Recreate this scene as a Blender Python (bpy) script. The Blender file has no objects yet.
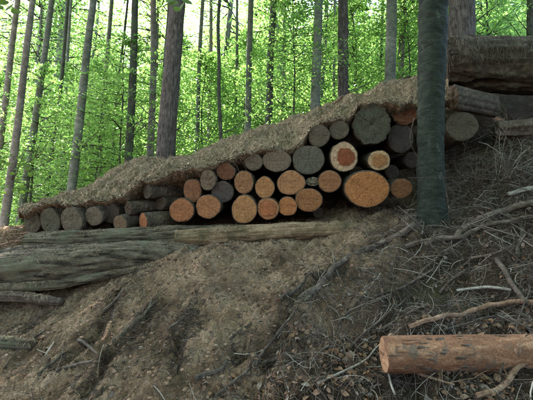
import bpy, math, random
import numpy as np
from mathutils import Vector, Matrix
R = math.radians
random.seed(7)
rng = np.random.default_rng(7)
scene = bpy.context.scene
COL = scene.collection

# ------------------------------------------------------------ camera, sky, sun, exposure
EYE = np.array([0.0, 0.0, 1.6])
PITCH = R(9.0)
F = 385.0                                   # focal length in photo pixels (533 wide)
cam_d = bpy.data.cameras.new('camera')
cam = bpy.data.objects.new('camera', cam_d)
COL.objects.link(cam)
cam_d.sensor_width = 36.0
cam_d.lens = 36.0 * F / 533.0
cam_d.clip_start = 0.05
cam_d.clip_end = 2000
cam.location = EYE
cam.rotation_euler = (R(90) + PITCH, 0, 0)
scene.camera = cam

SUN_EL, SUN_AZ = 54.0, -38.0                # azimuth from +Y, negative = left
sx = math.sin(R(SUN_AZ)) * math.cos(R(SUN_EL))
sy = math.cos(R(SUN_AZ)) * math.cos(R(SUN_EL))
sz = math.sin(R(SUN_EL))
world = bpy.data.worlds.new('World')
scene.world = world
world.use_nodes = True
wn = world.node_tree
bg = wn.nodes['Background']
sky = wn.nodes.new('ShaderNodeTexSky')
sky.sky_type = 'NISHITA'
sky.sun_disc = False
sky.sun_elevation = R(SUN_EL)
sky.sun_rotation = R(SUN_AZ)
sky.air_density = 1.0
sky.dust_density = 2.5
sky.ozone_density = 1.0
wn.links.new(sky.outputs[0], bg.inputs[0])
bg.inputs[1].default_value = 0.13
sun_d = bpy.data.lights.new('sun', 'SUN')
sun_d.energy = 5.0
sun_d.angle = R(0.5)
sun_d.color = (1.0, 0.95, 0.86)
sun = bpy.data.objects.new('sun', sun_d)
COL.objects.link(sun)
sun.rotation_euler = Vector((sx, sy, sz)).to_track_quat('Z', 'Y').to_euler()
sun.location = (sx * 30, sy * 30, sz * 30)
scene.view_settings.view_transform = 'Standard'
scene.view_settings.look = 'None'
scene.view_settings.gamma = 1.0
scene.view_settings.exposure = 3.05
scene.cycles.max_bounces = 8
scene.cycles.transmission_bounces = 6

# ------------------------------------------------------------ maths helpers
def ray(px, py):
    u = (px - 266.5) / F
    v = (200.0 - py) / F
    return np.array([u, math.cos(PITCH) - v * math.sin(PITCH), math.sin(PITCH) + v * math.cos(PITCH)])

def at(px, py, Y):
    d = ray(px, py)
    return EYE + d * (Y / d[1])

def _hash(i, j, k, s):
    n = (i * 374761393 + j * 668265263 + k * 2147483647 + s * 1274126177) & 0xFFFFFFFF
    n = ((n ^ (n >> 13)) * 1274126177) & 0xFFFFFFFF
    n = ((n ^ (n >> 15)) * 2246822519) & 0xFFFFFFFF
    return ((n ^ (n >> 16)) & 0xFFFF) / 32767.5 - 1.0

def noise(x, y, z=0.0, s=0):
    x, y, z = np.broadcast_arrays(np.asarray(x, float), np.asarray(y, float), np.asarray(z, float))
    i, j, k = np.floor(x).astype(np.int64), np.floor(y).astype(np.int64), np.floor(z).astype(np.int64)
    fx, fy, fz = x - i, y - j, z - k
    fx = fx * fx * (3 - 2 * fx); fy = fy * fy * (3 - 2 * fy); fz = fz * fz * (3 - 2 * fz)
    r = 0
    for a in (0, 1):
        wa = fx if a else 1 - fx
        for b in (0, 1):
            wb = fy if b else 1 - fy
            for c in (0, 1):
                wc = fz if c else 1 - fz
                r = r + wa * wb * wc * _hash(i + a, j + b, k + c, s)
    return r

def fbm(x, y, z=0.0, s=0, o=4, g=0.5):
    t, a, f = 0, 1.0, 1.0
    for q in range(o):
        t = t + a * noise(x * f, y * f, np.asarray(z) * f, s + q)
        a *= g
        f *= 2.03
    return t

def smooth(a, b, x):
    t = np.clip((x - a) / (b - a), 0, 1)
    return t * t * (3 - 2 * t)

# ------------------------------------------------------------ mesh helpers
def mesh_np(name, V, Fc, smoothed=True):
    """V (n,3), Fc (m,k) all faces the same size"""
    V = np.asarray(V, dtype=np.float32)
    Fc = np.asarray(Fc, dtype=np.int32)
    me = bpy.data.meshes.new(name)
    me.vertices.add(len(V))
    me.vertices.foreach_set('co', V.ravel())
    m, k = Fc.shape
    me.loops.add(m * k)
    me.loops.foreach_set('vertex_index', Fc.ravel())
    me.polygons.add(m)
    me.polygons.foreach_set('loop_start', np.arange(0, m * k, k, dtype=np.int32))
    me.polygons.foreach_set('loop_total', np.full(m, k, dtype=np.int32))
    me.polygons.foreach_set('use_smooth', np.full(m, smoothed, dtype=bool))
    me.update(calc_edges=True)
    me.validate()
    return me

class Acc:
    """collects quads (n,4) of many shapes into one mesh"""
    def __init__(s): s.V, s.F, s.n = [], [], 0
    def add(s, V, Fc):
        s.V.append(np.asarray(V, float)); s.F.append(np.asarray(Fc) + s.n); s.n += len(V)
    def mesh(s, name, sm=True): return mesh_np(name, np.vstack(s.V), np.vstack(s.F), sm)

def put(name, me, mat, parent=None, loc=None, color=None):
    o = bpy.data.objects.new(name, me)
    COL.objects.link(o)
    if mat is not None and len(me.materials) == 0:
        me.materials.append(mat)
    if parent is not None: o.parent = parent
    if loc is not None: o.location = loc
    if color is not None: o.color = (*color, 1)
    return o

def tag(o, label=None, cat=None, group=None, kind=None):
    if label: o['label'] = label
    if cat: o['category'] = cat
    if group: o['group'] = group
    if kind: o['kind'] = kind
    return o

def empty(name, loc, label, cat, group=None):
    o = bpy.data.objects.new(name, None)
    COL.objects.link(o)
    o.location = loc
    return tag(o, label, cat, group)

def tube(pts, radii, n=10, rough=0.0, rf=6.0, seed=0, sub=0, oval=None, caps=True, groove=0.0):
    """quads of a tube with a rough skin; pts (m,3)"""
    pts = np.asarray(pts, float); radii = np.asarray(radii, float)
    if sub:
        t0 = np.r_[0, np.cumsum(np.linalg.norm(np.diff(pts, axis=0), axis=1))]
        m = max(len(pts), int(t0[-1] / sub) + 2)
        t = np.linspace(0, t0[-1], m)
        # catmull-like smoothing through simple interpolation then box blur
        P = np.stack([np.interp(t, t0, pts[:, c]) for c in range(3)], 1)
        k = max(1, int(m / (len(pts) * 2.2)))
        if k > 1:
            pad = np.pad(P, ((k, k), (0, 0)), mode='reflect', reflect_type='odd')
            ker = np.ones(2 * k + 1) / (2 * k + 1)
            P = np.stack([np.convolve(pad[:, c], ker, 'valid') for c in range(3)], 1)
        radii = np.interp(t, t0, radii); pts = P
    m = len(pts)
    T = np.gradient(pts, axis=0)
    T /= np.linalg.norm(T, axis=1)[:, None] + 1e-12
    ref = np.array([0, 0, 1.0]) if abs(T[:, 2]).mean() < 0.8 else np.array([0, 1.0, 0])
    A = np.cross(T, ref); A /= np.linalg.norm(A, axis=1)[:, None]
    B = np.cross(A, T)
    th = np.linspace(0, 2 * np.pi, n, endpoint=False)
    c, s_ = np.cos(th), np.sin(th)
    r = np.repeat(radii[:, None], n, 1)
    if rough:
        t = np.r_[0, np.cumsum(np.linalg.norm(np.diff(pts, axis=0), axis=1))][:, None]
        nz = fbm(c[None] * rf * 0.35 + seed * 3.7, s_[None] * rf * 0.35, t * rf, seed, 3)
        r = r * (1 + rough * nz)
    if groove:
        t = np.r_[0, np.cumsum(np.linalg.norm(np.diff(pts, axis=0), axis=1))][:, None]
        nz = abs(fbm(c[None] * 5.5 + t * 0.8, s_[None] * 5.5, t * 1.3 + seed, seed + 9, 3))
        r = r * (1 + groove * (0.4 - nz) - groove * 1.6 * (fbm(c[None] * 2.2, s_[None] * 2.2, t * 1.6, seed + 4, 2) > 0.42))
    if oval: c = c * oval
    V = pts[:, None] + r[..., None] * (A[:, None] * c[None, :, None] + B[:, None] * s_[None, :, None])
    V = V.reshape(-1, 3)
    i = np.arange(m - 1)[:, None] * n; j = np.arange(n)[None]; j2 = (j + 1) % n
    Q = np.stack([i + j, i + j2, i + n + j2, i + n + j], -1).reshape(-1, 4)
    if caps:
        h = n // 2
        caps_f = []
        for base, rev in ((0, True), ((m - 1) * n, False)):
            for q in range(h - 1):
                a = [base + q, base + q + 1, base + n - 2 - q, base + n - 1 - q]
                if len(set(a)) == 4: caps_f.append(a[::-1] if rev else a)
        if caps_f: Q = np.vstack([Q, np.array(caps_f)])
    return V, Q

def grid_faces(a, b):
    i = np.arange(a - 1)[:, None] * b; j = np.arange(b - 1)[None]
    return np.stack([i + j, i + j + 1, i + b + j + 1, i + b + j], -1).reshape(-1, 4)

# ------------------------------------------------------------ materials
class NT:
    def __init__(s, name, rough=0.9, spec=0.3):
        s.m = bpy.data.materials.new(name); s.m.use_nodes = True
        s.t = s.m.node_tree; s.n = s.t.nodes; s.l = s.t.links
        s.b = s.n['Principled BSDF']
        s.b.inputs['Roughness'].default_value = rough
        s.b.inputs['Specular IOR Level'].default_value = spec
        s.tc = s.n.new('ShaderNodeTexCoord')
    def map(s, scale, src='Object', loc=(0, 0, 0)):
        mp = s.n.new('ShaderNodeMapping'); mp.inputs['Scale'].default_value = scale; mp.inputs['Location'].default_value = loc
        s.l.new(s.tc.outputs[src], mp.inputs[0]); return mp.outputs[0]
    def noise(s, scale, vec=None, detail=5, rough=0.6, dist=0.0):
        q = s.n.new('ShaderNodeTexNoise'); q.inputs['Scale'].default_value = scale; q.inputs['Detail'].default_value = detail
        q.inputs['Roughness'].default_value = rough; q.inputs['Distortion'].default_value = dist
        s.l.new(vec if vec is not None else s.tc.outputs['Object'], q.inputs['Vector']); return q.outputs[0]
    def vor(s, scale, vec=None, feat='F1'):
        q = s.n.new('ShaderNodeTexVoronoi'); q.inputs['Scale'].default_value = scale; q.feature = feat
        s.l.new(vec if vec is not None else s.tc.outputs['Object'], q.inputs['Vector']); return q.outputs['Distance']
    def ramp(s, fac, stops):
        q = s.n.new('ShaderNodeValToRGB'); e = q.color_ramp.elements
        while len(e) < len(stops): e.new(0.5)
        for k, (p, c) in enumerate(stops):
            e[k].position = p; e[k].color = (*c, 1) if len(c) == 3 else c
        s.l.new(fac, q.inputs[0]); return q.outputs[0]
    def mix(s, f, a, b, mode='MIX'):
        q = s.n.new('ShaderNodeMix'); q.data_type = 'RGBA'; q.blend_type = mode
        for sock, val in ((q.inputs[0], f), (q.inputs[6], a), (q.inputs[7], b)):
            if isinstance(val, (int, float)): sock.default_value = val
            elif isinstance(val, tuple): sock.default_value = (*val, 1)
            else: s.l.new(val, sock)
        return q.outputs[2]
    def math(s, op, a, b=0.0, c=0.0):
        q = s.n.new('ShaderNodeMath'); q.operation = op
        for sock, val in zip(q.inputs, (a, b, c)):
            if isinstance(val, (int, float)): sock.default_value = val
            else: s.l.new(val, sock)
        return q.outputs[0]
    def color(s, c): s.l.new(c, s.b.inputs['Base Color'])
    def bump(s, h, dist=0.01, strength=1.0):
        q = s.n.new('ShaderNodeBump'); q.inputs['Distance'].default_value = dist; q.inputs['Strength'].default_value = strength
        s.l.new(h, q.inputs['Height']); s.l.new(q.outputs[0], s.b.inputs['Normal'])
    def rand(s):
        q = s.n.new('ShaderNodeObjectInfo'); return q.outputs['Random']
    def ocolor(s):
        q = s.n.new('ShaderNodeObjectInfo'); return q.outputs['Color']

def m_ground():
    t = NT('forest_soil', 0.95, 0.15)
    sep = t.n.new('ShaderNodeSeparateXYZ'); t.l.new(t.tc.outputs['Object'], sep.inputs[0])
    # humus to the right of a diagonal line, sandy loam to the left of it
    d = t.math('SUBTRACT', sep.outputs[0], t.math('MULTIPLY', sep.outputs[1], 0.80))
    d = t.math('ADD', d, 2.45)
    d = t.math('ADD', d, t.math('MULTIPLY', t.math('SUBTRACT', t.noise(1.6, detail=6), 0.5), 2.0))
    hum = t.ramp(d, [(0.0, (0, 0, 0)), (0.75, (1, 1, 1))])
    sand = t.ramp(t.noise(3.0, detail=9, rough=0.7), [(0.3, (0.155, 0.095, 0.058)), (0.5, (0.31, 0.205, 0.133)), (0.72, (0.46, 0.325, 0.225))])
    humus = t.ramp(t.noise(7.0, detail=9, rough=0.75), [(0.3, (0.030, 0.019, 0.012)), (0.55, (0.070, 0.045, 0.030)), (0.75, (0.16, 0.108, 0.074))])
    c = t.mix(hum, sand, humus)
    fine = t.ramp(t.noise(110.0, detail=5, rough=0.85), [(0.40, (0.30, 0.27, 0.25)), (0.50, (0.9, 0.9, 0.9)), (0.62, (1.4, 1.38, 1.35))])
    c = t.mix(0.75, c, fine, 'MULTIPLY')
    stain = t.ramp(t.noise(2.6, t.map((1, 1, 1), loc=(4, 7, 1)), detail=8, rough=0.7), [(0.46, (1, 1, 1)), (0.60, (0.42, 0.38, 0.36))])
    c = t.mix(0.85, c, stain, 'MULTIPLY')
    green = t.ramp(t.noise(1.1, t.map((1, 1, 1), loc=(9, 3, 0)), detail=5), [(0.54, (0, 0, 0)), (0.72, (0.3, 0.3, 0.3))])
    c = t.mix(green, c, (0.10, 0.12, 0.05))
    t.color(c)
    h = t.math('ADD', t.noise(45, detail=8, rough=0.75), t.math('MULTIPLY', t.vor(60), 0.6))
    t.bump(h, 0.03, 1.0)
    return t.m

def m_bark(name, stops, scale=(1, 1, 1), freq=8.0, bumpd=0.01, moss=None, mossr=(0.5, 0.65), vor=False, spec=0.2, rough=0.9, dist=0.4, mscale=4.0):
    t = NT(name, rough, spec)
    v = t.map(scale)
    n1 = t.noise(freq, v, detail=8, rough=0.7, dist=dist)
    c = t.ramp(n1, stops)
    c = t.mix(0.7, c, t.ramp(t.noise(75.0, detail=4, rough=0.8), [(0.4, (0.5, 0.5, 0.5)), (0.6, (1.35, 1.35, 1.35))]), 'MULTIPLY')
    blot = t.ramp(t.noise(freq * 0.35, detail=4), [(0.3, (0.55, 0.55, 0.55)), (0.7, (1.3, 1.3, 1.3))])
    c = t.mix(0.8, c, blot, 'MULTIPLY')
    if moss:
        mm = t.ramp(t.noise(mscale, detail=7, rough=0.65), [(mossr[0], (0, 0, 0)), (mossr[1], (1, 1, 1))])
        c = t.mix(mm, c, moss)
    t.color(c)
    h = n1
    if vor:
        h = t.math('ADD', n1, t.math('MULTIPLY', t.vor(freq * 1.2, v, 'DISTANCE_TO_EDGE'), 1.3))
    h = t.math('ADD', h, t.math('MULTIPLY', t.noise(freq * 9, detail=4), 0.25))
    t.bump(h, bumpd, 1.0)
    return t.m

def m_cut():
    """sawn end grain: colour of each face comes from the object's own colour"""
    t = NT('sawn_end_grain', 0.8, 0.2)
    sep = t.n.new('ShaderNodeSeparateXYZ'); t.l.new(t.tc.outputs['Object'], sep.inputs[0])
    x, z = sep.outputs[0], sep.outputs[2]
    wob = t.math('MULTIPLY', t.math('SUBTRACT', t.noise(7.0, detail=3), 0.5), 0.06)
    r = t.math('ADD', t.math('SQRT', t.math('ADD', t.math('MULTIPLY', x, x), t.math('MULTIPLY', z, z))), wob)
    ring = t.math('SINE', t.math('MULTIPLY', r, 560.0))
    ring2 = t.math('SINE', t.math('MULTIPLY', r, 170.0))
    rr = t.math('ADD', t.math('MULTIPLY', ring, 0.5), t.math('MULTIPLY', ring2, 0.5))
    rc = t.ramp(t.math('ADD', t.math('MULTIPLY', rr, 0.5), 0.5), [(0.0, (0.72, 0.66, 0.6)), (0.6, (1.05, 1.05, 1.05)), (1.0, (1.2, 1.18, 1.15))])
    base = t.mix(1.0, t.ocolor(), (0.74, 0.62, 0.62), 'MULTIPLY')
    c = t.mix(0.42, base, rc, 'MULTIPLY')
    st = t.ramp(t.noise(6.0, detail=6, rough=0.7), [(0.28, (0.55, 0.46, 0.40)), (0.5, (0.95, 0.92, 0.9)), (0.72, (1.22, 1.15, 1.05))])
    c = t.mix(0.85, c, st, 'MULTIPLY')
    ang = t.n.new('ShaderNodeMath'); ang.operation = 'ARCTAN2'; t.l.new(x, ang.inputs[0]); t.l.new(z, ang.inputs[1])
    cmb = t.n.new('ShaderNodeCombineXYZ'); t.l.new(t.math('MULTIPLY', ang.outputs[0], 6.0), cmb.inputs[0]); t.l.new(t.math('MULTIPLY', r, 3.0), cmb.inputs[1])
    t.l.new(t.math('MULTIPLY', t.rand(), 50), cmb.inputs[2])
    rays = t.ramp(t.noise(1.5, cmb.outputs[0], detail=4, rough=0.7), [(0.36, (0.45, 0.4, 0.36)), (0.48, (1, 1, 1))])
    c = t.mix(0.5, c, rays, 'MULTIPLY')
    dirt = t.ramp(t.noise(48.0, detail=6, rough=0.8), [(0.38, (0.5, 0.44, 0.4)), (0.52, (1, 1, 1)), (0.7, (1.2, 1.2, 1.2))])
    c = t.mix(0.7, c, dirt, 'MULTIPLY')
    pith = t.ramp(r, [(0.0, (0.3, 0.22, 0.18)), (0.018, (1, 1, 1))])
    c = t.mix(0.7, c, pith, 'MULTIPLY')
    t.color(c)
    saw = t.noise(30, t.map((0.4, 1, 3.5)), detail=4)
    t.bump(t.math('ADD', t.math('MULTIPLY', rr, 0.12), saw), 0.005, 1.0)
    return t.m

def m_leaf(name, dark, light, tr_dark, tr_light, trans=0.55, gloss=0.35):
    t = NT(name, 0.45, 0.3)
    geo = t.n.new('ShaderNodeNewGeometry')
    rnd = t.ramp(t.noise(1.7, detail=3), [(0.35, (0, 0, 0)), (0.65, (1, 1, 1))])
    isl = geo.outputs['Random Per Island']
    f = t.math('MULTIPLY', t.math('ADD', rnd, isl), 0.5)
    t.color(t.mix(f, dark, light))
    t.b.inputs['Roughness'].default_value = gloss
    tr = t.n.new('ShaderNodeBsdfTranslucent')
    t.l.new(t.mix(f, tr_dark, tr_light), tr.inputs[0])
    ms = t.n.new('ShaderNodeMixShader'); ms.inputs[0].default_value = trans
    t.l.new(t.b.outputs[0], ms.inputs[1]); t.l.new(tr.outputs[0], ms.inputs[2])
    t.l.new(ms.outputs[0], t.n['Material Output'].inputs[0])
    return t.m

def m_island(name, stops, rough=0.85, spec=0.2, bumpf=0, varf=0):
    """colour drawn per loose piece"""
    t = NT(name, rough, spec)
    geo = t.n.new('ShaderNodeNewGeometry')
    c = t.ramp(geo.outputs['Random Per Island'], stops)
    if varf:
        c = t.mix(0.7, c, t.ramp(t.noise(varf, detail=4), [(0.3, (0.5, 0.5, 0.5)), (0.7, (1.3, 1.3, 1.3))]), 'MULTIPLY')
    t.color(c)
    if bumpf: t.bump(t.noise(bumpf, detail=5), 0.006)
    return t.m

def m_green():
    t = NT('smooth_dark_green_bark', 0.75, 0.25)
    v = t.map((1.3, 1.3, 4.0))
    c = t.ramp(t.noise(6.0, v, detail=9, rough=0.72, dist=0.6), [(0.34, (0.004, 0.006, 0.0035)), (0.5, (0.014, 0.019, 0.0115)), (0.68, (0.036, 0.042, 0.028))])
    streaks = t.ramp(t.noise(9.0, t.map((1, 1, 0.45), loc=(3, 1, 2)), detail=10, rough=0.75), [(0.60, (0, 0, 0)), (0.70, (0.7, 0.7, 0.7))])
    c = t.mix(streaks, c, (0.12, 0.135, 0.11))  # pale lichen streaks, also painting in the highlights of the bark
    sp = t.ramp(t.noise(70.0, detail=4, rough=0.8), [(0.4, (0.5, 0.5, 0.5)), (0.6, (1.35, 1.35, 1.35))])
    c = t.mix(0.8, c, sp, 'MULTIPLY')
    t.color(c)
    h = t.math('ADD', t.noise(10, v, detail=8, rough=0.7), t.math('MULTIPLY', t.noise(60, detail=4), 0.35))
    t.bump(h, 0.016, 1.0)
    return t.m

M = {}
M['ground'] = m_ground()
M['cover'] = m_bark('needle_covered_soil', [(0.3, (0.095, 0.062, 0.038)), (0.5, (0.25, 0.175, 0.112)), (0.7, (0.42, 0.315, 0.21))], freq=22, bumpd=0.03, scale=(1, 1, 1))
M['log_bark'] = m_bark('dark_spruce_bark', [(0.3, (0.035, 0.026, 0.02)), (0.5, (0.09, 0.065, 0.048)), (0.72, (0.17, 0.13, 0.10))], freq=14, bumpd=0.02, vor=True)
M['old_bark'] = m_bark('weathered_mossy_wood', [(0.38, (0.018, 0.014, 0.010)), (0.47, (0.105, 0.084, 0.058)), (0.66, (0.22, 0.185, 0.135))], scale=(0.14, 1, 1), freq=20, bumpd=0.035, moss=(0.125, 0.122, 0.08), mossr=(0.52, 0.66), dist=0.0, mscale=2.5)
M['pale_wood'] = m_bark('pale_debarked_wood', [(0.3, (0.11, 0.068, 0.038)), (0.5, (0.25, 0.165, 0.10)), (0.7, (0.38, 0.28, 0.185))], scale=(0.14, 1, 1), freq=24, bumpd=0.02, moss=(0.085, 0.065, 0.035), mossr=(0.46, 0.64))
M['beech'] = m_bark('smooth_grey_beech_bark', [(0.3, (0.07, 0.075, 0.06)), (0.5, (0.135, 0.14, 0.12)), (0.72, (0.24, 0.24, 0.21))], scale=(1, 1, 1.8), freq=7, bumpd=0.006, moss=(0.11, 0.15, 0.07), mossr=(0.55, 0.75))
M['pinkish'] = m_bark('pinkish_grey_bark', [(0.3, (0.09, 0.077, 0.07)), (0.5, (0.17, 0.147, 0.135)), (0.72, (0.28, 0.25, 0.235))], scale=(1, 1, 1.5), freq=8, bumpd=0.01)
M['dark_trunk'] = m_bark('dark_damp_bark', [(0.3, (0.03, 0.03, 0.025)), (0.5, (0.06, 0.06, 0.05)), (0.72, (0.12, 0.12, 0.10))], scale=(1, 1, 0.6), freq=10, bumpd=0.01, moss=(0.06, 0.09, 0.04), mossr=(0.5, 0.7))
M['pine'] = m_bark('fissured_pine_bark', [(0.34, (0.03, 0.024, 0.022)), (0.48, (0.10, 0.082, 0.076)), (0.7, (0.21, 0.18, 0.17))], scale=(1, 1, 0.16), freq=26, bumpd=0.035, vor=True)
M['green_trunk'] = m_green()
M['red_bark'] = m_bark('flaking_red_pine_bark', [(0.3, (0.13, 0.06, 0.036)), (0.5, (0.20, 0.090, 0.047)), (0.68, (0.34, 0.19, 0.115))], scale=(0.5, 1, 1), freq=11, bumpd=0.02, moss=(0.12, 0.082, 0.058), mossr=(0.55, 0.62), mscale=9.0, spec=0.3, rough=0.75)
M['grey_wood'] = m_bark('grey_root_wood', [(0.3, (0.035, 0.024, 0.018)), (0.5, (0.095, 0.070, 0.055)), (0.7, (0.19, 0.15, 0.125))], freq=18, bumpd=0.01)
M['dark_wood'] = m_bark('dark_rotten_wood', [(0.3, (0.03, 0.024, 0.018)), (0.5, (0.075, 0.058, 0.045)), (0.7, (0.15, 0.12, 0.095))], freq=18, bumpd=0.01)
M['orange_wood'] = m_bark('peeled_reddish_wood', [(0.3, (0.11, 0.06, 0.038)), (0.5, (0.22, 0.13, 0.085)), (0.7, (0.32, 0.22, 0.16))], freq=15, bumpd=0.01)
M['pale_stick'] = m_bark('bleached_stick_wood', [(0.3, (0.11, 0.095, 0.078)), (0.5, (0.22, 0.195, 0.165)), (0.7, (0.33, 0.30, 0.26))], freq=20, bumpd=0.004)
M['cut'] = m_cut()
M['leaf'] = m_leaf('beech_leaf', (0.04, 0.09, 0.02), (0.10, 0.18, 0.04), (0.16, 0.38, 0.07), (0.46, 0.72, 0.19))
M['leaf_near'] = m_leaf('beech_leaf_near', (0.03, 0.07, 0.014), (0.06, 0.12, 0.025), (0.08, 0.2, 0.02), (0.2, 0.36, 0.05), 0.5, 0.75)
M['litter'] = m_island('dead_beech_leaves', [(0.0, (0.10, 0.052, 0.026)), (0.3, (0.20, 0.10, 0.05)), (0.6, (0.19, 0.105, 0.065)), (0.85, (0.14, 0.10, 0.075)), (1.0, (0.30, 0.25, 0.21))], 0.6, 0.35, varf=30)
M['twig'] = m_island('dry_twigs', [(0.0, (0.03, 0.021, 0.016)), (0.5, (0.085, 0.063, 0.05)), (0.85, (0.18, 0.145, 0.12)), (1.0, (0.40, 0.35, 0.30))])
M['straw'] = m_island('dry_needles_and_bark_strips', [(0.0, (0.09, 0.057, 0.038)), (0.4, (0.25, 0.17, 0.11)), (0.8, (0.45, 0.335, 0.225)), (1.0, (0.53, 0.42, 0.32))])
M['orange_needles'] = m_island('orange_needle_litter', [(0.0, (0.10, 0.05, 0.025)), (0.5, (0.28, 0.13, 0.06)), (1.0, (0.45, 0.26, 0.14))])
M['dark_twig'] = m_island('damp_rootlets', [(0.0, (0.02, 0.014, 0.01)), (0.6, (0.07, 0.048, 0.035)), (1.0, (0.17, 0.13, 0.10))])
M['dark_chip'] = m_island('dark_wood_fragments', [(0.0, (0.03, 0.02, 0.014)), (0.6, (0.09, 0.06, 0.042)), (1.0, (0.18, 0.14, 0.10))])
M['clod'] = m_island('soil_clods', [(0.0, (0.085, 0.050, 0.031)), (0.5, (0.20, 0.125, 0.083)), (0.96, (0.31, 0.20, 0.14)), (1.0, (0.30, 0.25, 0.20))], 0.95, 0.1, bumpf=80)

# ------------------------------------------------------------ ground
CP = []   # control points (x, y, z)
for px, py, Y in [(-120, 400, 3.2), (0, 400, 3.0), (130, 400, 2.8), (266, 400, 2.7), (400, 400, 2.5), (533, 400, 2.3), (640, 400, 2.2),
                  (-100, 350, 3.8), (0, 350, 3.7), (60, 350, 3.45), (130, 350, 3.25), (200, 350, 3.1), (266, 350, 3.05), (330, 345, 2.95), (400, 352, 2.75), (533, 352, 2.62),
                  (0, 312, 4.5), (40, 318, 4.2), (90, 305, 3.85), (140, 292, 3.75), (220, 300, 3.6), (300, 300, 3.55), (400, 300, 3.4), (533, 300, 3.15),
                  (0, 288, 4.85), (60, 285, 4.75), (110, 285, 4.35), (150, 270, 4.15), (185, 258, 4.25), (230, 262, 4.2), (290, 255, 4.3), (340, 258, 4.1), (400, 255, 4.1), (470, 250, 3.9), (533, 240, 3.7), (620, 235, 3.6),
                  (-60, 250, 5.3), (20, 246, 5.35), (80, 246, 5.3), (140, 243, 5.2), (200, 240, 5.05), (250, 238, 5.0), (300, 234, 4.9), (350, 226, 4.8), (400, 214, 4.8), (432, 208, 4.6), (470, 200, 4.7), (533, 205, 4.25), (620, 190, 4.2),
                  (500, 165, 5.0), (533, 150, 5.0), (560, 140, 5.0), (640, 130, 5.0),
                  (-60, 240, 6.0), (20, 234, 5.9), (100, 232, 5.8), (250, 224, 5.8), (400, 200, 5.7), (470, 150, 5.8), (540, 125, 6.0), (620, 110, 6.0),
                  (-100, 245, 7.4), (0, 238, 7.4), (100, 205, 7.4), (200, 170, 7.4), (300, 138, 7.4), (400, 108, 7.4), (480, 62, 7.2), (540, 58, 7.2), (640, 50, 7.2)]:
    CP.append(at(px, py, Y))
for x in (-6, -3, 0, 3, 6):
    CP.append(np.array([x, -2.0, -0.15 + 0.02 * x]))
    CP.append(np.array([x, 1.0, 0.15 + 0.02 * x]))
for x, y, z in [(-8, 10, 1.2), (-4, 10, 1.9), (0, 10, 2.9), (4, 10, 4.0), (8, 10, 4.6), (-8, 5, 0.6), (8, 5, 3.6), (-8, 0, 0), (8, 0, 0.6)]:
    CP.append(np.array([x, y, z]))
CP = np.array(CP)
def _U(d2): return 0.5 * d2 * np.log(d2 + 1e-9)
_n = len(CP)
_K = _U(((CP[:, None, :2] - CP[None, :, :2]) ** 2).sum(-1)) + np.eye(_n) * 0.01
_P = np.c_[np.ones(_n), CP[:, :2]]
_A = np.block([[_K, _P], [_P.T, np.zeros((3, 3))]])
_W = np.linalg.solve(_A, np.r_[CP[:, 2], 0, 0, 0])

def h_base(x, y):
    x = np.asarray(x, float).ravel(); y = np.asarray(y, float).ravel()
    cx = np.clip(x, -8, 8); cy = np.clip(y, -2.5, 10.5)
    z = np.empty(len(x))
    for a in range(0, len(x), 40000):
        b = slice(a, a + 40000)
        d2 = (cx[b, None] - CP[None, :, 0]) ** 2 + (cy[b, None] - CP[None, :, 1]) ** 2
        z[b] = _U(d2) @ _W[:_n] + _W[_n] + _W[_n + 1] * cx[b] + _W[_n + 2] * cy[b]
    far = np.maximum(y - 10.5, 0)
    z = z + 0.01 * far + np.where(x > 8, (x - 8) * 0.05, 0) + np.where(x < -8, (x + 8) * 0.04, 0)
    return z
GUL = []
for line, wd, dp in (([(150, 272, 4.15), (122, 298, 3.85), (95, 330, 3.5), (60, 352, 3.3)], 0.045, 0.055),
                     ([(165, 300, 3.65), (140, 322, 3.4), (112, 345, 3.2), (80, 392, 2.85)], 0.05, 0.06),
                     ([(345, 262, 4.0), (318, 284, 3.75), (296, 308, 3.45), (270, 352, 3.0)], 0.05, 0.06),
                     ([(30, 300, 4.3), (40, 312, 4.15), (10, 326, 3.9), (-20, 332, 3.85)], 0.05, 0.03),
                     ([(225, 352, 3.1), (262, 345, 3.1), (300, 352, 3.0)], 0.04, 0.07),
                     ([(200, 300, 3.6), (180, 330, 3.3), (178, 372, 2.95)], 0.04, 0.035)):
    GUL.append(([tuple(at(*q)[:2]) for q in line], wd, dp * 1.7))

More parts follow.
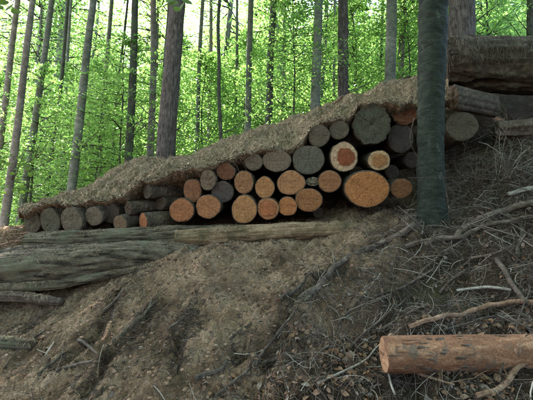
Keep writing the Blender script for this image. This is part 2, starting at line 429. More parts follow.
def h_det(x, y, lod=1):
    x = np.asarray(x, float).ravel(); y = np.asarray(y, float).ravel()
    w = smooth(1.0, 2.2, y) * (1 - smooth(9, 14, y)) * (1 - smooth(5, 9, abs(x)))
    n = 0.055 * fbm(x * 1.7, y * 1.7, 0, 3, 3)
    # rills running down the bank (towards the camera and to the left)
    u = x * 0.75 - y * 0.62
    v = x * 0.62 + y * 0.75
    n = n + 0.05 * fbm(u * 6.0, v * 1.4, 0, 11, 4) * smooth(2, 3, y)
    n = n - 0.05 * np.maximum(0, fbm(u * 3.2 + 4, v * 0.9, 0, 31, 2) - 0.35)
    hum = smooth(-0.35, 0.35, x - (-0.35 + (y - 2.65) * 0.85)) * (1 - smooth(4.6, 5.0, y))
    n = n + hum * 0.07 * fbm(x * 4.2, y * 4.2, 0, 51, 3)
    for cx, cy, rx_, ry_, d in ((0.50, 3.12, 0.24, 0.13, 0.20), (0.28, 3.02, 0.12, 0.07, 0.10), (1.40, 3.45, 0.25, 0.14, 0.16), (1.75, 3.1, 0.2, 0.12, 0.10), (1.0, 3.35, 0.15, 0.1, 0.10), (2.2, 4.75, 0.35, 0.25, 0.2)):
        n = n - d * np.exp(-((x - cx) / rx_) ** 2 - ((y - cy) / ry_) ** 2)
    if lod > 0:
        n = n + 0.022 * fbm(x * 8, y * 8, 0, 21, 3)
    if lod > 1:
        n = n + 0.024 * (abs(fbm(x * 21, y * 21, 0, 41, 4, 0.62)) - 0.4) + 0.008 * fbm(u * 30, v * 7, 0, 43, 2)
    for line, wd, dp in GUL:
        for (ax_, ay_), (bx_, by_) in zip(line[:-1], line[1:]):
            m = (x > min(ax_, bx_) - 0.3) & (x < max(ax_, bx_) + 0.3) & (y > min(ay_, by_) - 0.3) & (y < max(ay_, by_) + 0.3)
            if not m.any(): continue
            xs, ys = x[m], y[m]
            dx, dy = bx_ - ax_, by_ - ay_
            t = np.clip(((xs - ax_) * dx + (ys - ay_) * dy) / (dx * dx + dy * dy), 0, 1)
            d = np.hypot(xs - ax_ - t * dx, ys - ay_ - t * dy) + 0.03 * noise(xs * 9, ys * 9, 0, 66)
            n[m] -= dp * np.exp(-(d / wd) ** 2) - 0.35 * dp * np.exp(-((d - wd * 2) / wd) ** 2)
    return n * (0.15 + 0.85 * w)
def H(x, y): return h_base(x, y) + h_det(x, y, 1)

def axis(lo, hi, step, outlo, outhi, k=34):
    d = np.arange(lo, hi, step)
    g = np.geomspace(step, 1, k)
    a = lo - np.cumsum(g / g.sum() * (lo - outlo))[::1]
    b = hi + np.cumsum(g / g.sum() * (outhi - hi))
    return np.r_[a[::-1], d, b]
gx = axis(-4.3, 4.1, 0.0098, -160, 160, 44)
gy = axis(2.1, 5.6, 0.0088, -120, 260, 48)
GX, GY = np.meshgrid(gx, gy, indexing='ij')
gz = h_base(GX.ravel(), GY.ravel()) + h_det(GX.ravel(), GY.ravel(), 2)
Vg = np.c_[GX.ravel(), GY.ravel(), gz]
fa = grid_faces(len(gx), len(gy))[:, ::-1]
ground = put('ground', mesh_np('ground', Vg, fa), M['ground'])
tag(ground, 'bare soil bank rising to the stacked logs, sandy left and dark humus right', kind='structure')

def hit(px, py, lift=0.0):
    d = ray(px, py)
    Y = np.arange(1.6, 9, 0.015)
    P = EYE[None] + d[None] * (Y / d[1])[:, None]
    g = H(P[:, 0], P[:, 1])
    k = np.nonzero(P[:, 2] < g)[0]
    k = k[0] if len(k) else len(Y) - 1
    p = P[k].copy()
    p[2] = g[k] + lift
    return p

def normals(x, y):
    e = 0.02
    z0 = H(x, y); zx = H(x + e, y); zy = H(x, y + e)
    n = np.stack([-(zx - z0) / e, -(zy - z0) / e, np.ones_like(z0)], 1)
    return n / np.linalg.norm(n, axis=1)[:, None], z0

# ------------------------------------------------------------ scatter builders (stuff)
def frames(n, count):
    """random tangent frames about normals n"""
    a = rng.normal(size=(count, 3))
    t = np.cross(n, a); t /= np.linalg.norm(t, axis=1)[:, None]
    b = np.cross(n, t)
    return t, b

def strands(name, P, N, length, width, mat, dirs=None, curl=0.3, segs=3, lift=0.004, tilt=0.35, label=None):
    """thin three-sided curved needles / twigs lying on a surface"""
    n = len(P)
    t, b = frames(N, n)
    if dirs is not None:
        t = dirs + rng.normal(size=(n, 3)) * 0.33
        t -= (t * N).sum(1)[:, None] * N
        t /= np.linalg.norm(t, axis=1)[:, None]
        b = np.cross(N, t)
    up = rng.uniform(-0.05, tilt, n)[:, None]
    t = t + N * up; t /= np.linalg.norm(t, axis=1)[:, None]
    L = rng.uniform(*length, n)[:, None]; W = rng.uniform(*width, n)[:, None]
    cu = rng.normal(size=(n, 1)) * curl
    rings = []
    for s in range(segs + 1):
        f = s / segs - 0.5
        c = P + t * L * f + b * L * cu * (f * f) + N * (lift - L * 0.25 * abs(cu) * f * f)
        w = W * (1 - 0.55 * (f + 0.5))
        for k in range(3):
            a = 2 * math.pi * k / 3
            rings.append(c + (b * math.cos(a) + N * math.sin(a)) * w)
    V = np.stack(rings, 1)               # n, (segs+1)*3, 3
    q = []
    for s in range(segs):
        for k in range(3):
            q.append([s * 3 + k, s * 3 + (k + 1) % 3, s * 3 + 3 + (k + 1) % 3, s * 3 + 3 + k])
    q = np.array(q)
    Fc = (q[None] + (np.arange(n) * (segs + 1) * 3)[:, None, None]).reshape(-1, 4)
    o = put(name, mesh_np(name, V.reshape(-1, 3), Fc), mat)
    return tag(o, label, kind='stuff')

def leaf_geo(P, N, T, size, curl=0.25, aspect=0.62):
    """curled leaf: 3x2 quads; returns V,F"""
    n = len(P)
    B = np.cross(N, T)
    size = size[:, None]
    us = [-0.5, -0.12, 0.25, 0.5]; ws = [0.08, 0.5, 0.42, 0.03]
    cu = rng.uniform(-1, 1, (n, 1)) * curl; cv = rng.uniform(-0.2, 1, (n, 1)) * curl * 1.3
    rows = []
    for u, w in zip(us, ws):
        for v in (-1, 0, 1):
            rows.append(P + T * size * u + B * size * aspect * w * v + N * size * (cu * (u * u * 3) + cv * abs(v) * w * 1.2))
    V = np.stack(rows, 1)
    q = []
    for a in range(3):
        for c in range(2):
            q.append([a * 3 + c, a * 3 + c + 1, a * 3 + 4 + c, a * 3 + 3 + c])
    Fc = (np.array(q)[None] + (np.arange(n) * 12)[:, None, None]).reshape(-1, 4)
    return V.reshape(-1, 3), Fc

def litter(name, P, N, size, mat, label, lift=0.008, tilt=0.5):
    n = len(P)
    N2 = N + rng.normal(size=(n, 3)) * tilt; N2 /= np.linalg.norm(N2, axis=1)[:, None]
    t, _ = frames(N2, n)
    V, Fc = leaf_geo(P + N * lift, N2, t, rng.uniform(*size, n), 0.3)
    o = put(name, mesh_np(name, V, Fc), mat)
    return tag(o, label, kind='stuff')

def humus_side(x, y): return smooth(-0.35, 0.35, x - (-0.35 + (y - 2.65) * 0.85) + 0.25 * noise(x * 3, y * 3, 0, 5))

def sample(n, w, x0=-4.3, x1=4.4, y0=2.1, y1=6.0):
    x = rng.uniform(x0, x1, n * 4); y = rng.uniform(y0, y1, n * 4)
    keep = (abs(x) < y * 0.74 + 0.15) & (rng.uniform(0, 1, len(x)) < w(x, y))
    return x[keep][:n], y[keep][:n]

# soil clods: squashed octa-spheres
def clods(name, n, w, size, mat, label):
    x, y = sample(n, w)
    N, z = normals(x, y)
    n = len(x)
    base = []
    for a in (-0.62, 0.62):
        for k in range(5):
            th = 2 * math.pi * (k + (0.5 if a > 0 else 0)) / 5
            base.append((math.cos(th) * 0.85, math.sin(th) * 0.85, a * 0.85))
    base += [(0, 0, -1), (0, 0, 1)]
    base = np.array(base)
    tris = []
    for k in range(5):
        k2 = (k + 1) % 5
        tris += [[k, k2, 5 + k], [k2, 5 + k2, 5 + k], [k2, k, 10], [5 + k, 5 + k2, 11]]
    tris = np.array(tris)
    s = (size[0] + (size[1] - size[0]) * rng.uniform(0, 1, n) ** 3.5)[:, None, None]
    V = base[None] * s * (1 + 0.28 * rng.normal(size=(n, 12, 3)))
    V = V * np.array([1.2, 1.0, 0.75])
    V = V + np.stack([x, y, z], 1)[:, None]
    Fc = (tris[None] + (np.arange(n) * 12)[:, None, None]).reshape(-1, 3)
    o = put(name, mesh_np(name, V.reshape(-1, 3), Fc, False), mat)
    return tag(o, label, kind='stuff')

clods('soil_clods', 15000, lambda x, y: 1 - 0.75 * humus_side(x, y), (0.003, 0.019), M['clod'], 'loose crumbs and clods of soil on the sandy slope')
x, y = sample(34000, lambda x, y: 0.28 + 0.72 * humus_side(x, y))
N_, z_ = normals(x, y)
strands('fallen_twigs', np.c_[x, y, z_], N_, (0.03, 0.20), (0.0007, 0.0024), M['twig'], label='fine dry twigs and rootlets strewn over the dark bank', tilt=0.55, curl=0.7)
x, y = sample(14000, lambda x, y: 0.5 + 0.5 * humus_side(x, y))
N_, z_ = normals(x, y)
strands('fallen_needles', np.c_[x, y, z_], N_, (0.02, 0.06), (0.0006, 0.0014), M['straw'], segs=1, label='dry needles and bark crumbs over the slope')
x, y = sample(2600, lambda x, y: 0.05 + 0.95 * humus_side(x, y) * (1 - 0.6 * smooth(4.2, 4.6, y)))
N_, z_ = normals(x, y)
strands('brushwood', np.c_[x, y, z_], N_, (0.12, 0.42), (0.0018, 0.0046), M['twig'], segs=6, label='tangled broken brushwood on the right bank', tilt=0.45, curl=1.1, lift=0.02)
x, y = sample(420, lambda x, y: humus_side(x, y) * (0.25 + 0.75 * smooth(3.0, 3.6, y)) * smooth(0.9, 1.6, x))
N_, z_ = normals(x, y)
strands('broken_brushwood', np.c_[x, y, z_], N_, (0.25, 0.75), (0.003, 0.0075), M['twig'], segs=9, label='thicker crooked sticks tangled over the right bank', tilt=0.35, curl=0.8, lift=0.04)
x, y = rng.uniform(2.2, 4.3, 5200), rng.uniform(4.3, 6.1, 5200)
N_, z_ = normals(x, y)
strands('root_tangle', np.c_[x, y, z_], N_, (0.05, 0.34), (0.0009, 0.0034), M['twig'], segs=5, label='mat of grey rootlets on the steep bank right of the green trunk', tilt=0.7, curl=1.3, lift=0.03)
x, y = rng.uniform(-4.6, -3.0, 900), rng.uniform(4.9, 6.3, 900)
N_, z_ = normals(x, y)
strands('bark_debris', np.c_[x, y, z_], N_, (0.05, 0.30), (0.002, 0.007), M['straw'], segs=4, label='heap of brown sticks and bark shreds at the left tip of the stack', tilt=0.5, curl=0.5, lift=0.02)
x, y = sample(900, lambda x, y: 0.6 - 0.4 * humus_side(x, y))
N_, z_ = normals(x, y)
litter('wood_chips', np.c_[x, y, z_], N_, (0.015, 0.06), M['dark_chip'], 'dark and grey wood fragments lying on the slope', tilt=0.35, lift=0.004)
gp = []
for line, wd, dp in GUL:
    for a, b in zip(line[:-1], line[1:]):
        t = rng.uniform(0, 1, 380)[:, None]
        gp.append(np.array(a) * (1 - t) + np.array(b) * t + rng.normal(size=(380, 2)) * wd * 1.3)
gp = np.vstack(gp)
N_, z_ = normals(gp[:, 0], gp[:, 1])
P_ = np.c_[gp, z_]
strands('gully_rootlets', P_, N_, (0.03, 0.20), (0.0008, 0.0030), M['dark_twig'], dirs=np.tile([-0.62, -0.72, 0.0], (len(gp), 1)), segs=4, label='dark rootlets and shreds exposed in the small gullies of the slope', tilt=0.35, curl=0.8, lift=0.006)
k = rng.choice(len(gp), 1100)
litter('gully_chips', P_[k], N_[k], (0.012, 0.05), M['dark_chip'], 'dark bark chips caught in the small gullies of the slope', tilt=0.5, lift=0.004)
def lit_w(x, y):
    low = 1 - smooth(3.1, 3.9, y)
    return humus_side(x, y) * (0.05 + 0.95 * low * smooth(-0.15, 0.25, fbm(x * 3.5, y * 3.5, 0, 19, 2) + 0.25 * smooth(3.2, 2.6, y)) * smooth(-0.5, 0.2, noise(x * 2.5, y * 2.5, 0, 9) + 0.35)) + 0.003
x, y = sample(10500, lit_w)
N_, z_ = normals(x, y)
litter('leaf_litter', np.c_[x, y, z_], N_, (0.022, 0.065), M['litter'], 'curled brown and grey dead beech leaves covering the lower right bank', tilt=0.8, lift=0.012)

# ------------------------------------------------------------ cut logs of the stack
def log_mesh(rx, rz, L, seed, n=72, scallop=0.0, taper=0.0):
    r_ = np.random.default_rng(seed)
    th = np.linspace(0, 2 * np.pi, n, endpoint=False)
    out = 1 + 0.06 * noise(np.cos(th) * 1.3 + seed, np.sin(th) * 1.3, 0, seed) + 0.02 * noise(np.cos(th) * 4, np.sin(th) * 4, seed * 1.0, seed + 1)
    if scallop:
        out = out + scallop * (abs(np.sin(th * 5.5 + seed)) - 0.5) * (0.5 + 0.5 * noise(np.cos(th) * 2, np.sin(th) * 2, 7, seed)) + scallop * 0.4 * noise(th * 9, 0, 0, seed)
    ys = np.r_[0, 0.0, 0.02, np.linspace(0.08, L, 22)]
    tap = 1 - taper * ys / L
    barkw = 0.055
    V = []
    for k, yy in enumerate(ys):
        f = (1 - barkw) if k == 0 else (0.992 if k == 1 else 1.0)
        lump = 1 + 0.022 * fbm(np.cos(th) * 2.2, np.sin(th) * 2.2, yy * 4, seed + 5, 3)
        if k < 2: lump = 1 + 0.006 * noise(th * 14, 0, 0, seed)
        r = out * f * lump * tap[k]
        off = 0.004 * noise(th * 6, k, 0, seed + 3) if k < 3 else 0
        V.append(np.stack([np.cos(th) * rx * r, np.full(n, yy) + off, np.sin(th) * rz * r], 1))
    V = np.vstack(V)
    m = len(ys)
    i = np.arange(m - 1)[:, None] * n; j = np.arange(n)[None]; j2 = (j + 1) % n
    Q = np.stack([i + j, i + n + j, i + n + j2, i + j2], -1).reshape(-1, 4)
    # far cap
    base = (m - 1) * n
    caps = [[base + q, base + q + 1, base + n - 2 - q, base + n - 1 - q][::-1] for q in range(n // 2 - 1)]
    Q = np.vstack([Q, np.array(caps)])
    bark = mesh_np('bark', V, Q)
    # sawn face
    rad = np.r_[0.012, np.linspace(0.07, 1.0, 13)]
    inner = out * (1 - barkw) * (1 + 0.006 * noise(th * 14, 0, 0, seed)) * 1.004
    FV = []
    cracks = []
    for q in range(r_.integers(1, 4)):
        cracks.append((int(r_.integers(0, n)), r_.uniform(0.0, 0.35), r_.uniform(0.55, 0.95), r_.uniform(0.006, 0.014)))
    for rr in rad:
        yy = 0.003 * noise(np.cos(th) * rr * 4, np.sin(th) * rr * 4, seed * 2.0, seed) - 0.004 + 0.0015 * noise(0, np.sin(th) * rr * 22, 0, seed)
        if scallop: yy = yy + scallop * 0.15 * fbm(np.cos(th) * rr * 3, np.sin(th) * rr * 3, seed, seed, 3)
        for c0, ra, rb, dp in cracks:
            if ra <= rr <= rb:
                yy[(c0 + int(round(0.9 * math.sin(rr * 5 + c0)))) % n] += dp * (1 - abs(rr - (ra + rb) / 2) / (rb - ra + 0.01))
        if rr == rad[-1]: yy = yy * 0
        FV.append(np.stack([np.cos(th) * rx * inner * rr, yy, np.sin(th) * rz * inner * rr], 1))
    FV = np.vstack(FV)
    m = len(rad)
    i = np.arange(m - 1)[:, None] * n
    Q2 = np.stack([i + j, i + n + j, i + n + j2, i + j2], -1).reshape(-1, 4)[:, ::-1]
    hub = [[q, q + 1, n - 2 - q, n - 1 - q] for q in range(n // 2 - 1)]
    Q2 = np.vstack([Q2, np.array(hub)])
    return bark, mesh_np('cut_face', FV, Q2)

def disc(rx, rz, seed, n=48, y=-0.016, hole=0.0):
    th = np.linspace(0, 2 * np.pi, n, endpoint=False)
    o = 1 + 0.10 * noise(np.cos(th) * 1.8, np.sin(th) * 1.8, 3, seed) + 0.05 * noise(th * 7, 1, 0, seed)
    rad = [hole, 0.5 + hole / 2, 1.0]
    V = np.vstack([np.stack([np.cos(th) * rx * o * r, np.full(n, y + (0.006 if r == 1 else 0)), np.sin(th) * rz * o * r], 1) for r in rad])
    i = np.arange(2)[:, None] * n; j = np.arange(n)[None]; j2 = (j + 1) % n
    return mesh_np('heartwood', V, np.stack([i + j, i + j2, i + n + j2, i + n + j], -1).reshape(-1, 4))

def lookrot(ax, roll=0.0):
    d = Vector(ax).normalized()
    return d.to_track_quat('Y', 'Z').to_matrix().to_4x4() @ Matrix.Rotation(roll, 4, 'Y')

ORG = (0.42, 0.235, 0.115)
def pile_log(px, py, rx, rz, Y, color, label, ax=0.06, tilt=0.22, L=2.0, bark='log_bark', scallop=0.0, taper=0.06, group='sawn logs stacked on the bank', roll=0.0, core=None):
    p = at(px, py, Y)
    s = Y / F
    o = empty('cut_log', p, label, 'log', group)
    o.rotation_euler = lookrot((ax, 1, tilt), roll).to_euler()
    seed = int(px * 7 + py * 13) % 9973
    b, f = log_mesh(rx * s * 1.03, rz * s * 1.03, L, seed, scallop=scallop, taper=taper)
    put('bark', b, M[bark], o)
    put('cut_face', f, M['cut'], o, color=color)
    if core:
        put('heartwood', disc(rx * s * core[1], rz * s * core[1], seed), M['cut'], o, loc=(rx * s * core[2], -0.005, -rz * s * core[3]), color=core[0])
    return o

GREY, GRN = (0.20, 0.185, 0.145), (0.145, 0.16, 0.125)
PL = [
 # right half, bottom row to top
 (367, 189, 22.5, 18.5, 4.90, (0.52, 0.27, 0.11), 'widest log of the stack, its oval end bright orange, left of the green trunk', {}),
 (401, 188.5, 11, 10, 4.95, (0.30, 0.17, 0.085), 'small brown log wedged between the widest orange log and the dark green trunk', {}),
 (344, 157, 14.5, 15.2, 4.92, (0.62, 0.52, 0.36), 'log with a broad pale sapwood ring around a red-brown heart', dict(core=((0.30, 0.115, 0.055), 0.62, 0.10, 0.0), scallop=0.05)),
 (379, 160.5, 11, 10.3, 4.95, (0.62, 0.50, 0.31), 'small log with a cream rim and tan heart directly above the widest orange log', dict(core=((0.46, 0.27, 0.12), 0.66, 0.05, 0.0), scallop=0.04)),
 (372, 124, 19, 21, 4.98, (0.105, 0.125, 0.10), 'largest weathered grey-green log with a scalloped rim near the top of the stack', dict(scallop=0.10, tilt=0.2)),
 (401, 138, 13, 14.5, 5.15, (0.085, 0.085, 0.08), 'dark charcoal log end set back between the scalloped grey log and the green trunk', {}),
 (404.5, 115, 12.5, 10, 5.05, (0.20, 0.11, 0.06), 'soil-crusted brown log under the cover next to the green trunk', dict(scallop=0.12)),
 (339, 130, 10, 9.6, 4.95, (0.15, 0.15, 0.12), 'small grey log touching the left side of the largest scalloped log', {}),
 (319, 136, 11, 11.3, 4.93, (0.155, 0.15, 0.12), 'round grey log under the soil edge, second left of the scalloped log', {}),
 (308.5, 160, 16, 14.8, 4.95, (0.15, 0.165, 0.14), 'large blue-grey log with fine rings, left of the pale-rimmed log', {}),
 (329.7, 181.6, 11.5, 11.3, 4.93, (0.37, 0.205, 0.105), 'medium tan log touching the upper left of the widest orange log', {}),
 (313, 181.6, 7, 4.6, 4.97, (0.26, 0.27, 0.21), 'tiny mossy pale stub filling the gap below the large blue-grey log', dict(bark='old_bark', scallop=0.15)),
 (309, 200, 13.5, 12, 4.92, (0.37, 0.20, 0.09), 'ochre log at the bottom right of the row resting near the pale base log', {}),
 (291, 183, 14, 12.5, 4.92, (0.46, 0.275, 0.14), 'wide tan log with a dark bark line in the middle of the stack', {}),
 (276.7, 160.6, 14.5, 11.2, 4.95, (0.22, 0.20, 0.155), 'half-oval pale grey log with a crack at its lower edge', {}),
 (287.8, 206.5, 9.5, 9.5, 4.92, (0.50, 0.245, 0.10), 'smallest bright orange log in the bottom row', {}),
 (268, 208.6, 11.2, 10.8, 4.92, (0.44, 0.235, 0.115), 'round reddish log in the bottom row with a pale rim', dict(core=((0.45, 0.20, 0.09), 0.72, 0, 0))),
 (264.5, 187.6, 9.8, 11, 4.94, (0.47, 0.275, 0.125), 'round ochre log directly above the reddish pale-rimmed log', {}),
 (253.7, 162, 9.3, 9, 4.96, (0.18, 0.17, 0.135), 'small grey log just under the soil cover left of the half-oval grey log', {}),
 (243.6, 182.5, 10, 12.2, 4.94, (0.36, 0.215, 0.115), 'upright oval brown log crossed by dangling roots', {}),
 (244, 209.5, 12.7, 14.3, 4.92, (0.47, 0.285, 0.13), 'tall oval yellow-brown log in the bottom row', {}),
 (225.7, 171.5, 9.3, 9, 4.96, (0.20, 0.105, 0.06), 'dark reddish log tucked under the hanging roots', {}),
 (222.5, 192, 11, 10.8, 5.0, (0.11, 0.105, 0.10), 'dark slate-grey log between two bottom-row orange logs', {}),
 (208.5, 206.5, 12.7, 11.8, 4.95, (0.42, 0.23, 0.115), 'round orange-brown log below and left of the slate-grey log', {}),
 (208, 180, 8, 10.5, 4.92, (0.20, 0.175, 0.13), 'narrow dusty grey log half buried by the soil cover', dict(scallop=0.05)),
 (192.5, 190.5, 9.3, 11.8, 5.0, (0.27, 0.15, 0.085), 'brown log partly behind the narrow dusty grey log', {}),
 (181.5, 210, 12.2, 12, 4.98, (0.40, 0.205, 0.10), 'leftmost full round orange log of the bottom row', {}),
]
for px, py, rx, rz, Y, c, lab, kw in PL:
    pile_log(px, py, rx, rz, Y, c, lab, **kw)
PL2 = [
 (143, 222, 7.5, 9, 5.15, (0.40, 0.19, 0.09), 'slim log lying askew with a small orange end and its dark bark side showing', dict(ax=0.95, tilt=0.22, L=1.3)),
 (120, 224, 7.5, 8.5, 5.15, (0.22, 0.18, 0.12), 'small tan-grey log end just left of the askew orange-ended log', dict(ax=0.3)),
 (128, 208, 6, 6.5, 5.2, (0.13, 0.115, 0.09), 'rotten dark log lying askew, middle one of three on the left shoulder', dict(ax=0.9, tilt=0.26, L=1.4, scallop=0.12)),
 (147, 191.5, 7, 7.5, 5.2, (0.10, 0.105, 0.085), 'dark log lying askew just beneath the soil edge on the left shoulder', dict(ax=0.9, tilt=0.16, L=1.4)),
 (160, 203, 8, 7.5, 5.35, (0.10, 0.09, 0.075), 'dark bark-covered log wedged behind the two askew logs', dict(ax=0.8, tilt=0.2, L=1.2)),
 (94, 216, 9.5, 9.5, 5.2, (0.19, 0.185, 0.145), 'small round grey log in the low left end of the stack', {}),
 (110, 213, 9.5, 10, 5.3, (0.10, 0.095, 0.08), 'dark log set back beside the small round grey one', {}),
 (71.5, 221, 12, 14, 5.2, (0.17, 0.175, 0.135), 'tall oval grey log with a pale lower rim at the left end', dict(scallop=0.05)),
 (50, 221.5, 11, 13, 5.3, (0.12, 0.135, 0.10), 'greenish grey log second from the left tip of the stack', dict(scallop=0.05)),
 (32.5, 222, 8.5, 11, 5.4, (0.11, 0.12, 0.09), 'outermost small dark log at the left tip of the stack', dict(scallop=0.06)),
 (85, 228, 7, 7, 5.4, (0.10, 0.10, 0.08), 'narrow dark log filling the gap at the left end', {}),
]
for px, py, rx, rz, Y, c, lab, kw in PL2:
    kw = dict(dict(ax=0.18, tilt=0.30, L=2.2), **kw)
    Y -= 0.12
    pile_log(px, py, rx, rz, Y, c, lab, **kw)
# right of the green trunk
for a, b, q, Y, lab in [(105, 228, 6, 5.35, 'dark filler log low between the left-end logs'), (62, 232, 6, 5.3, 'dark filler log under the tall oval grey log'), (256, 197, 6, 5.25, 'dark recessed filler log behind the ochre and tall oval logs'), (318, 213, 5, 5.2, 'dark recessed filler log under the right end of the bottom row'), (357, 173, 7, 5.3, 'dark recessed filler log above the widest orange log'), (239, 195, 5, 5.25, 'dark recessed filler log right of the slate-grey log'), (300, 173, 6, 5.3, 'dark recessed filler log between the grey and tan rows'), (352, 142, 7, 5.3, 'dark recessed filler log left of the largest scalloped log'), (392, 172, 7, 5.35, 'dark recessed filler log above the small brown wedge log'), (412, 160, 8, 5.35, 'dark recessed filler log beside the green trunk')]:
    pile_log(a, b, q, q, Y, (0.07, 0.06, 0.05), lab, ax=0.08, tilt=0.2)  # filler logs added in the gaps, coloured dark like the shade there
pile_log(462, 126, 16, 15, 5.05, (0.115, 0.115, 0.085), 'round olive-grey log just right of the green trunk', ax=0.1, tilt=0.1, L=1.8, scallop=0.03)
pile_log(452, 97, 9, 13, 5.0, (0.16, 0.13, 0.09), 'short bark-covered log lying sideways under the big mossy trunk', ax=2.2, tilt=0.05, L=0.85, scallop=0.15, bark='dark_wood')

# ------------------------------------------------------------ soil and needle cover over the stack
lip = [(22, 218), (34, 212), (48, 209), (62, 206), (76, 207), (92, 205), (108, 203), (124, 197), (138, 186), (152, 181), (168, 175), (184, 172), (198, 169), (210, 167), (225, 160), (240, 156), (255, 152), (272, 151), (288, 150), (302, 146), (311, 130), (322, 124), (337, 121), (350, 117), (358, 107), (372, 104), (388, 104), (402, 106), (418, 104), (436, 102), (452, 98)]
rdg = [(18, 219), (30, 213), (45, 207), (60, 201), (80, 192), (101, 181), (118, 169), (132, 164), (145, 161), (160, 159), (179, 157), (204, 149), (222, 141), (239, 134), (255, 128), (271, 123), (290, 119), (308, 115), (319, 110), (330, 105), (339, 100), (353, 96), (370, 89), (380, 84), (390, 81), (404, 79), (417, 77), (430, 70), (440, 60)]
NU, NV = 560, 110
s_l = np.interp(np.linspace(0, 1, NU), np.linspace(0, 1, len(lip)), [a for a, b in lip])
lipx = np.linspace(22, 452, NU); lipy = np.interp(lipx, [a for a, b in lip], [b for a, b in lip])
rdx = np.linspace(18, 440, NU); rdy = np.interp(rdx, [a for a, b in rdg], [b for a, b in rdg])
lipy = lipy - 1.5 * (1 - smooth(100, 160, lipx)) + 1.4 * fbm(lipx * 0.10, 0, 0, 61, 4, 0.6)
rdy = rdy + 1.5 * fbm(rdx * 0.11, 5, 0, 62, 5, 0.65)
Yl = np.interp(lipx, [22, 130, 200, 452], [5.14, 5.04, 4.90, 4.92])
Yr = np.interp(lipx, [22, 130, 300, 452], [6.3, 6.6, 6.5, 6.3])
Lp = np.array([at(a, b, c) for a, b, c in zip(lipx, lipy, Yl)])
Rp = np.array([at(a, b, c) for a, b, c in zip(rdx, rdy, Yr)])
Bk = Rp.copy(); Bk[:, 1] += 1.6; Bk[:, 2] = np.minimum(H(Bk[:, 0], Bk[:, 1]) - 0.15, Rp[:, 2] - 0.3)
Un = Lp.copy(); Un[:, 1] += 0.55; Un[:, 2] -= 0.14          # underside, runs in over the logs
vs = np.r_[np.linspace(-0.35, 0, 9)[:-1], np.linspace(0, 1, 78), np.linspace(1, 1.6, NV - 86 + 1)[1:]]
NV = len(vs)
CV = np.zeros((NU, NV, 3))
for k, v in enumerate(vs):
    if v < 0:
        f = -v / 0.35
        CV[:, k] = Lp * (1 - f) + Un * f
        CV[:, k, 2] -= 0.012 * math.sin(math.pi * min(1, f * 2)) 
    elif v <= 1:
        P = Lp * (1 - v) + Rp * v
        P[:, 2] += 0.03 * math.sin(math.pi * v)
        CV[:, k] = P
    else:
        f = (v - 1) / 0.6
        CV[:, k] = Rp * (1 - f) + Bk * f
top = CV[:, :, :]
uu = np.linspace(0, 1, NU)[:, None] * np.ones(NV)[None]
Wd = (0.35 + 0.65 * smooth(-0.02, 0.14, vs))[None] * np.clip(np.minimum((vs + 0.35) / 0.2, 1), 0, 1)[None] * (1 - 0.55 * np.exp(-((vs - 1) / 0.1) ** 2))[None]
xs_, ys_, zs_ = CV[..., 0], CV[..., 1], CV[..., 2]
q1 = xs_ * 0.9 - ys_ * 0.45                         # across the strips
q2 = xs_ * 0.45 + ys_ * 0.9
disp = 0.07 * fbm(q1 * 4, q2 * 1.8, 0, 71, 3) + 0.035 * abs(fbm(q1 * 16, q2 * 5, 0, 72, 3)) + 0.02 * fbm(xs_ * 30, ys_ * 30, zs_ * 30, 73, 3)
# logs showing through as bulges at the low left end
bul = 0.06 * np.abs(np.sin(np.pi * (xs_ - 0.1 * ys_ + 4) / 0.27)) * (1 - smooth(-2.2, -1.5, xs_))
dn = np.array([0.0, -0.45, 0.89])
CV = CV + (disp + bul - 0.02)[..., None] * Wd[..., None] * dn
cover_me = mesh_np('soil_cover', CV.reshape(-1, 3), grid_faces(NU, NV)[:, ::-1])
cover = put('soil_cover', cover_me, M['cover'])
tag(cover, 'mat of dry soil, bark and needles draped over the stacked logs', kind='structure')
# strips and needles on the cover
def on_cover(n, v0=13, v1=86, wf=None):
    iu = rng.integers(1, NU - 1, n); iv = rng.integers(v0, v1, n)
    P = CV[iu, iv]
    a = CV[iu + 1, iv] - CV[iu - 1, iv]; b = CV[iu, iv + 1] - CV[iu, iv - 1]
    nn = np.cross(a, b); nn /= np.linalg.norm(nn, axis=1)[:, None] + 1e-9
    nn[nn[:, 2] < 0] *= -1
    b /= np.linalg.norm(b, axis=1)[:, None] + 1e-9
    a /= np.linalg.norm(a, axis=1)[:, None] + 1e-9
    return P + rng.normal(size=P.shape) * 0.004, nn, a, b
P, N_, a_, b_ = on_cover(10500)
strands('bark_strips', P, N_, (0.04, 0.17), (0.0010, 0.0036), M['straw'], dirs=b_ * 1.0 + a_ * 0.35, curl=0.5, label='straw-coloured bark strips and stalks combed down over the log stack', tilt=0.12)
P, N_, a_, b_ = on_cover(12000)
strands('cover_needles', P, N_, (0.02, 0.09), (0.0007, 0.0018), M['straw'], curl=0.4, segs=2, label='short dry needles matted on top of the log stack', tilt=0.25)
P, N_, a_, b_ = on_cover(1300, 7, 80)
litter('bark_crumbs', P, N_, (0.012, 0.045), M['straw'], 'flakes of bark and crumbs of soil on top of the log stack', tilt=0.9, lift=0.006)
P, N_, a_, b_ = on_cover(4200, 1, 13)
litter('lip_crumbs', P + [0, -0.012, 0], N_ * 0.3 + np.array([0, -0.75, 0.3]), (0.010, 0.034), M['dark_chip'], 'crumbs of soil and bark clinging to the edge of the cover', tilt=0.8, lift=0.004)
P, N_, a_, b_ = on_cover(2200, 3, 12)
strands('edge_stalks', P + [0, -0.01, 0], N_, (0.02, 0.09), (0.0008, 0.0026), M['straw'], curl=0.7, label='matted stalks and rootlets along the edge of the cover', tilt=0.4)
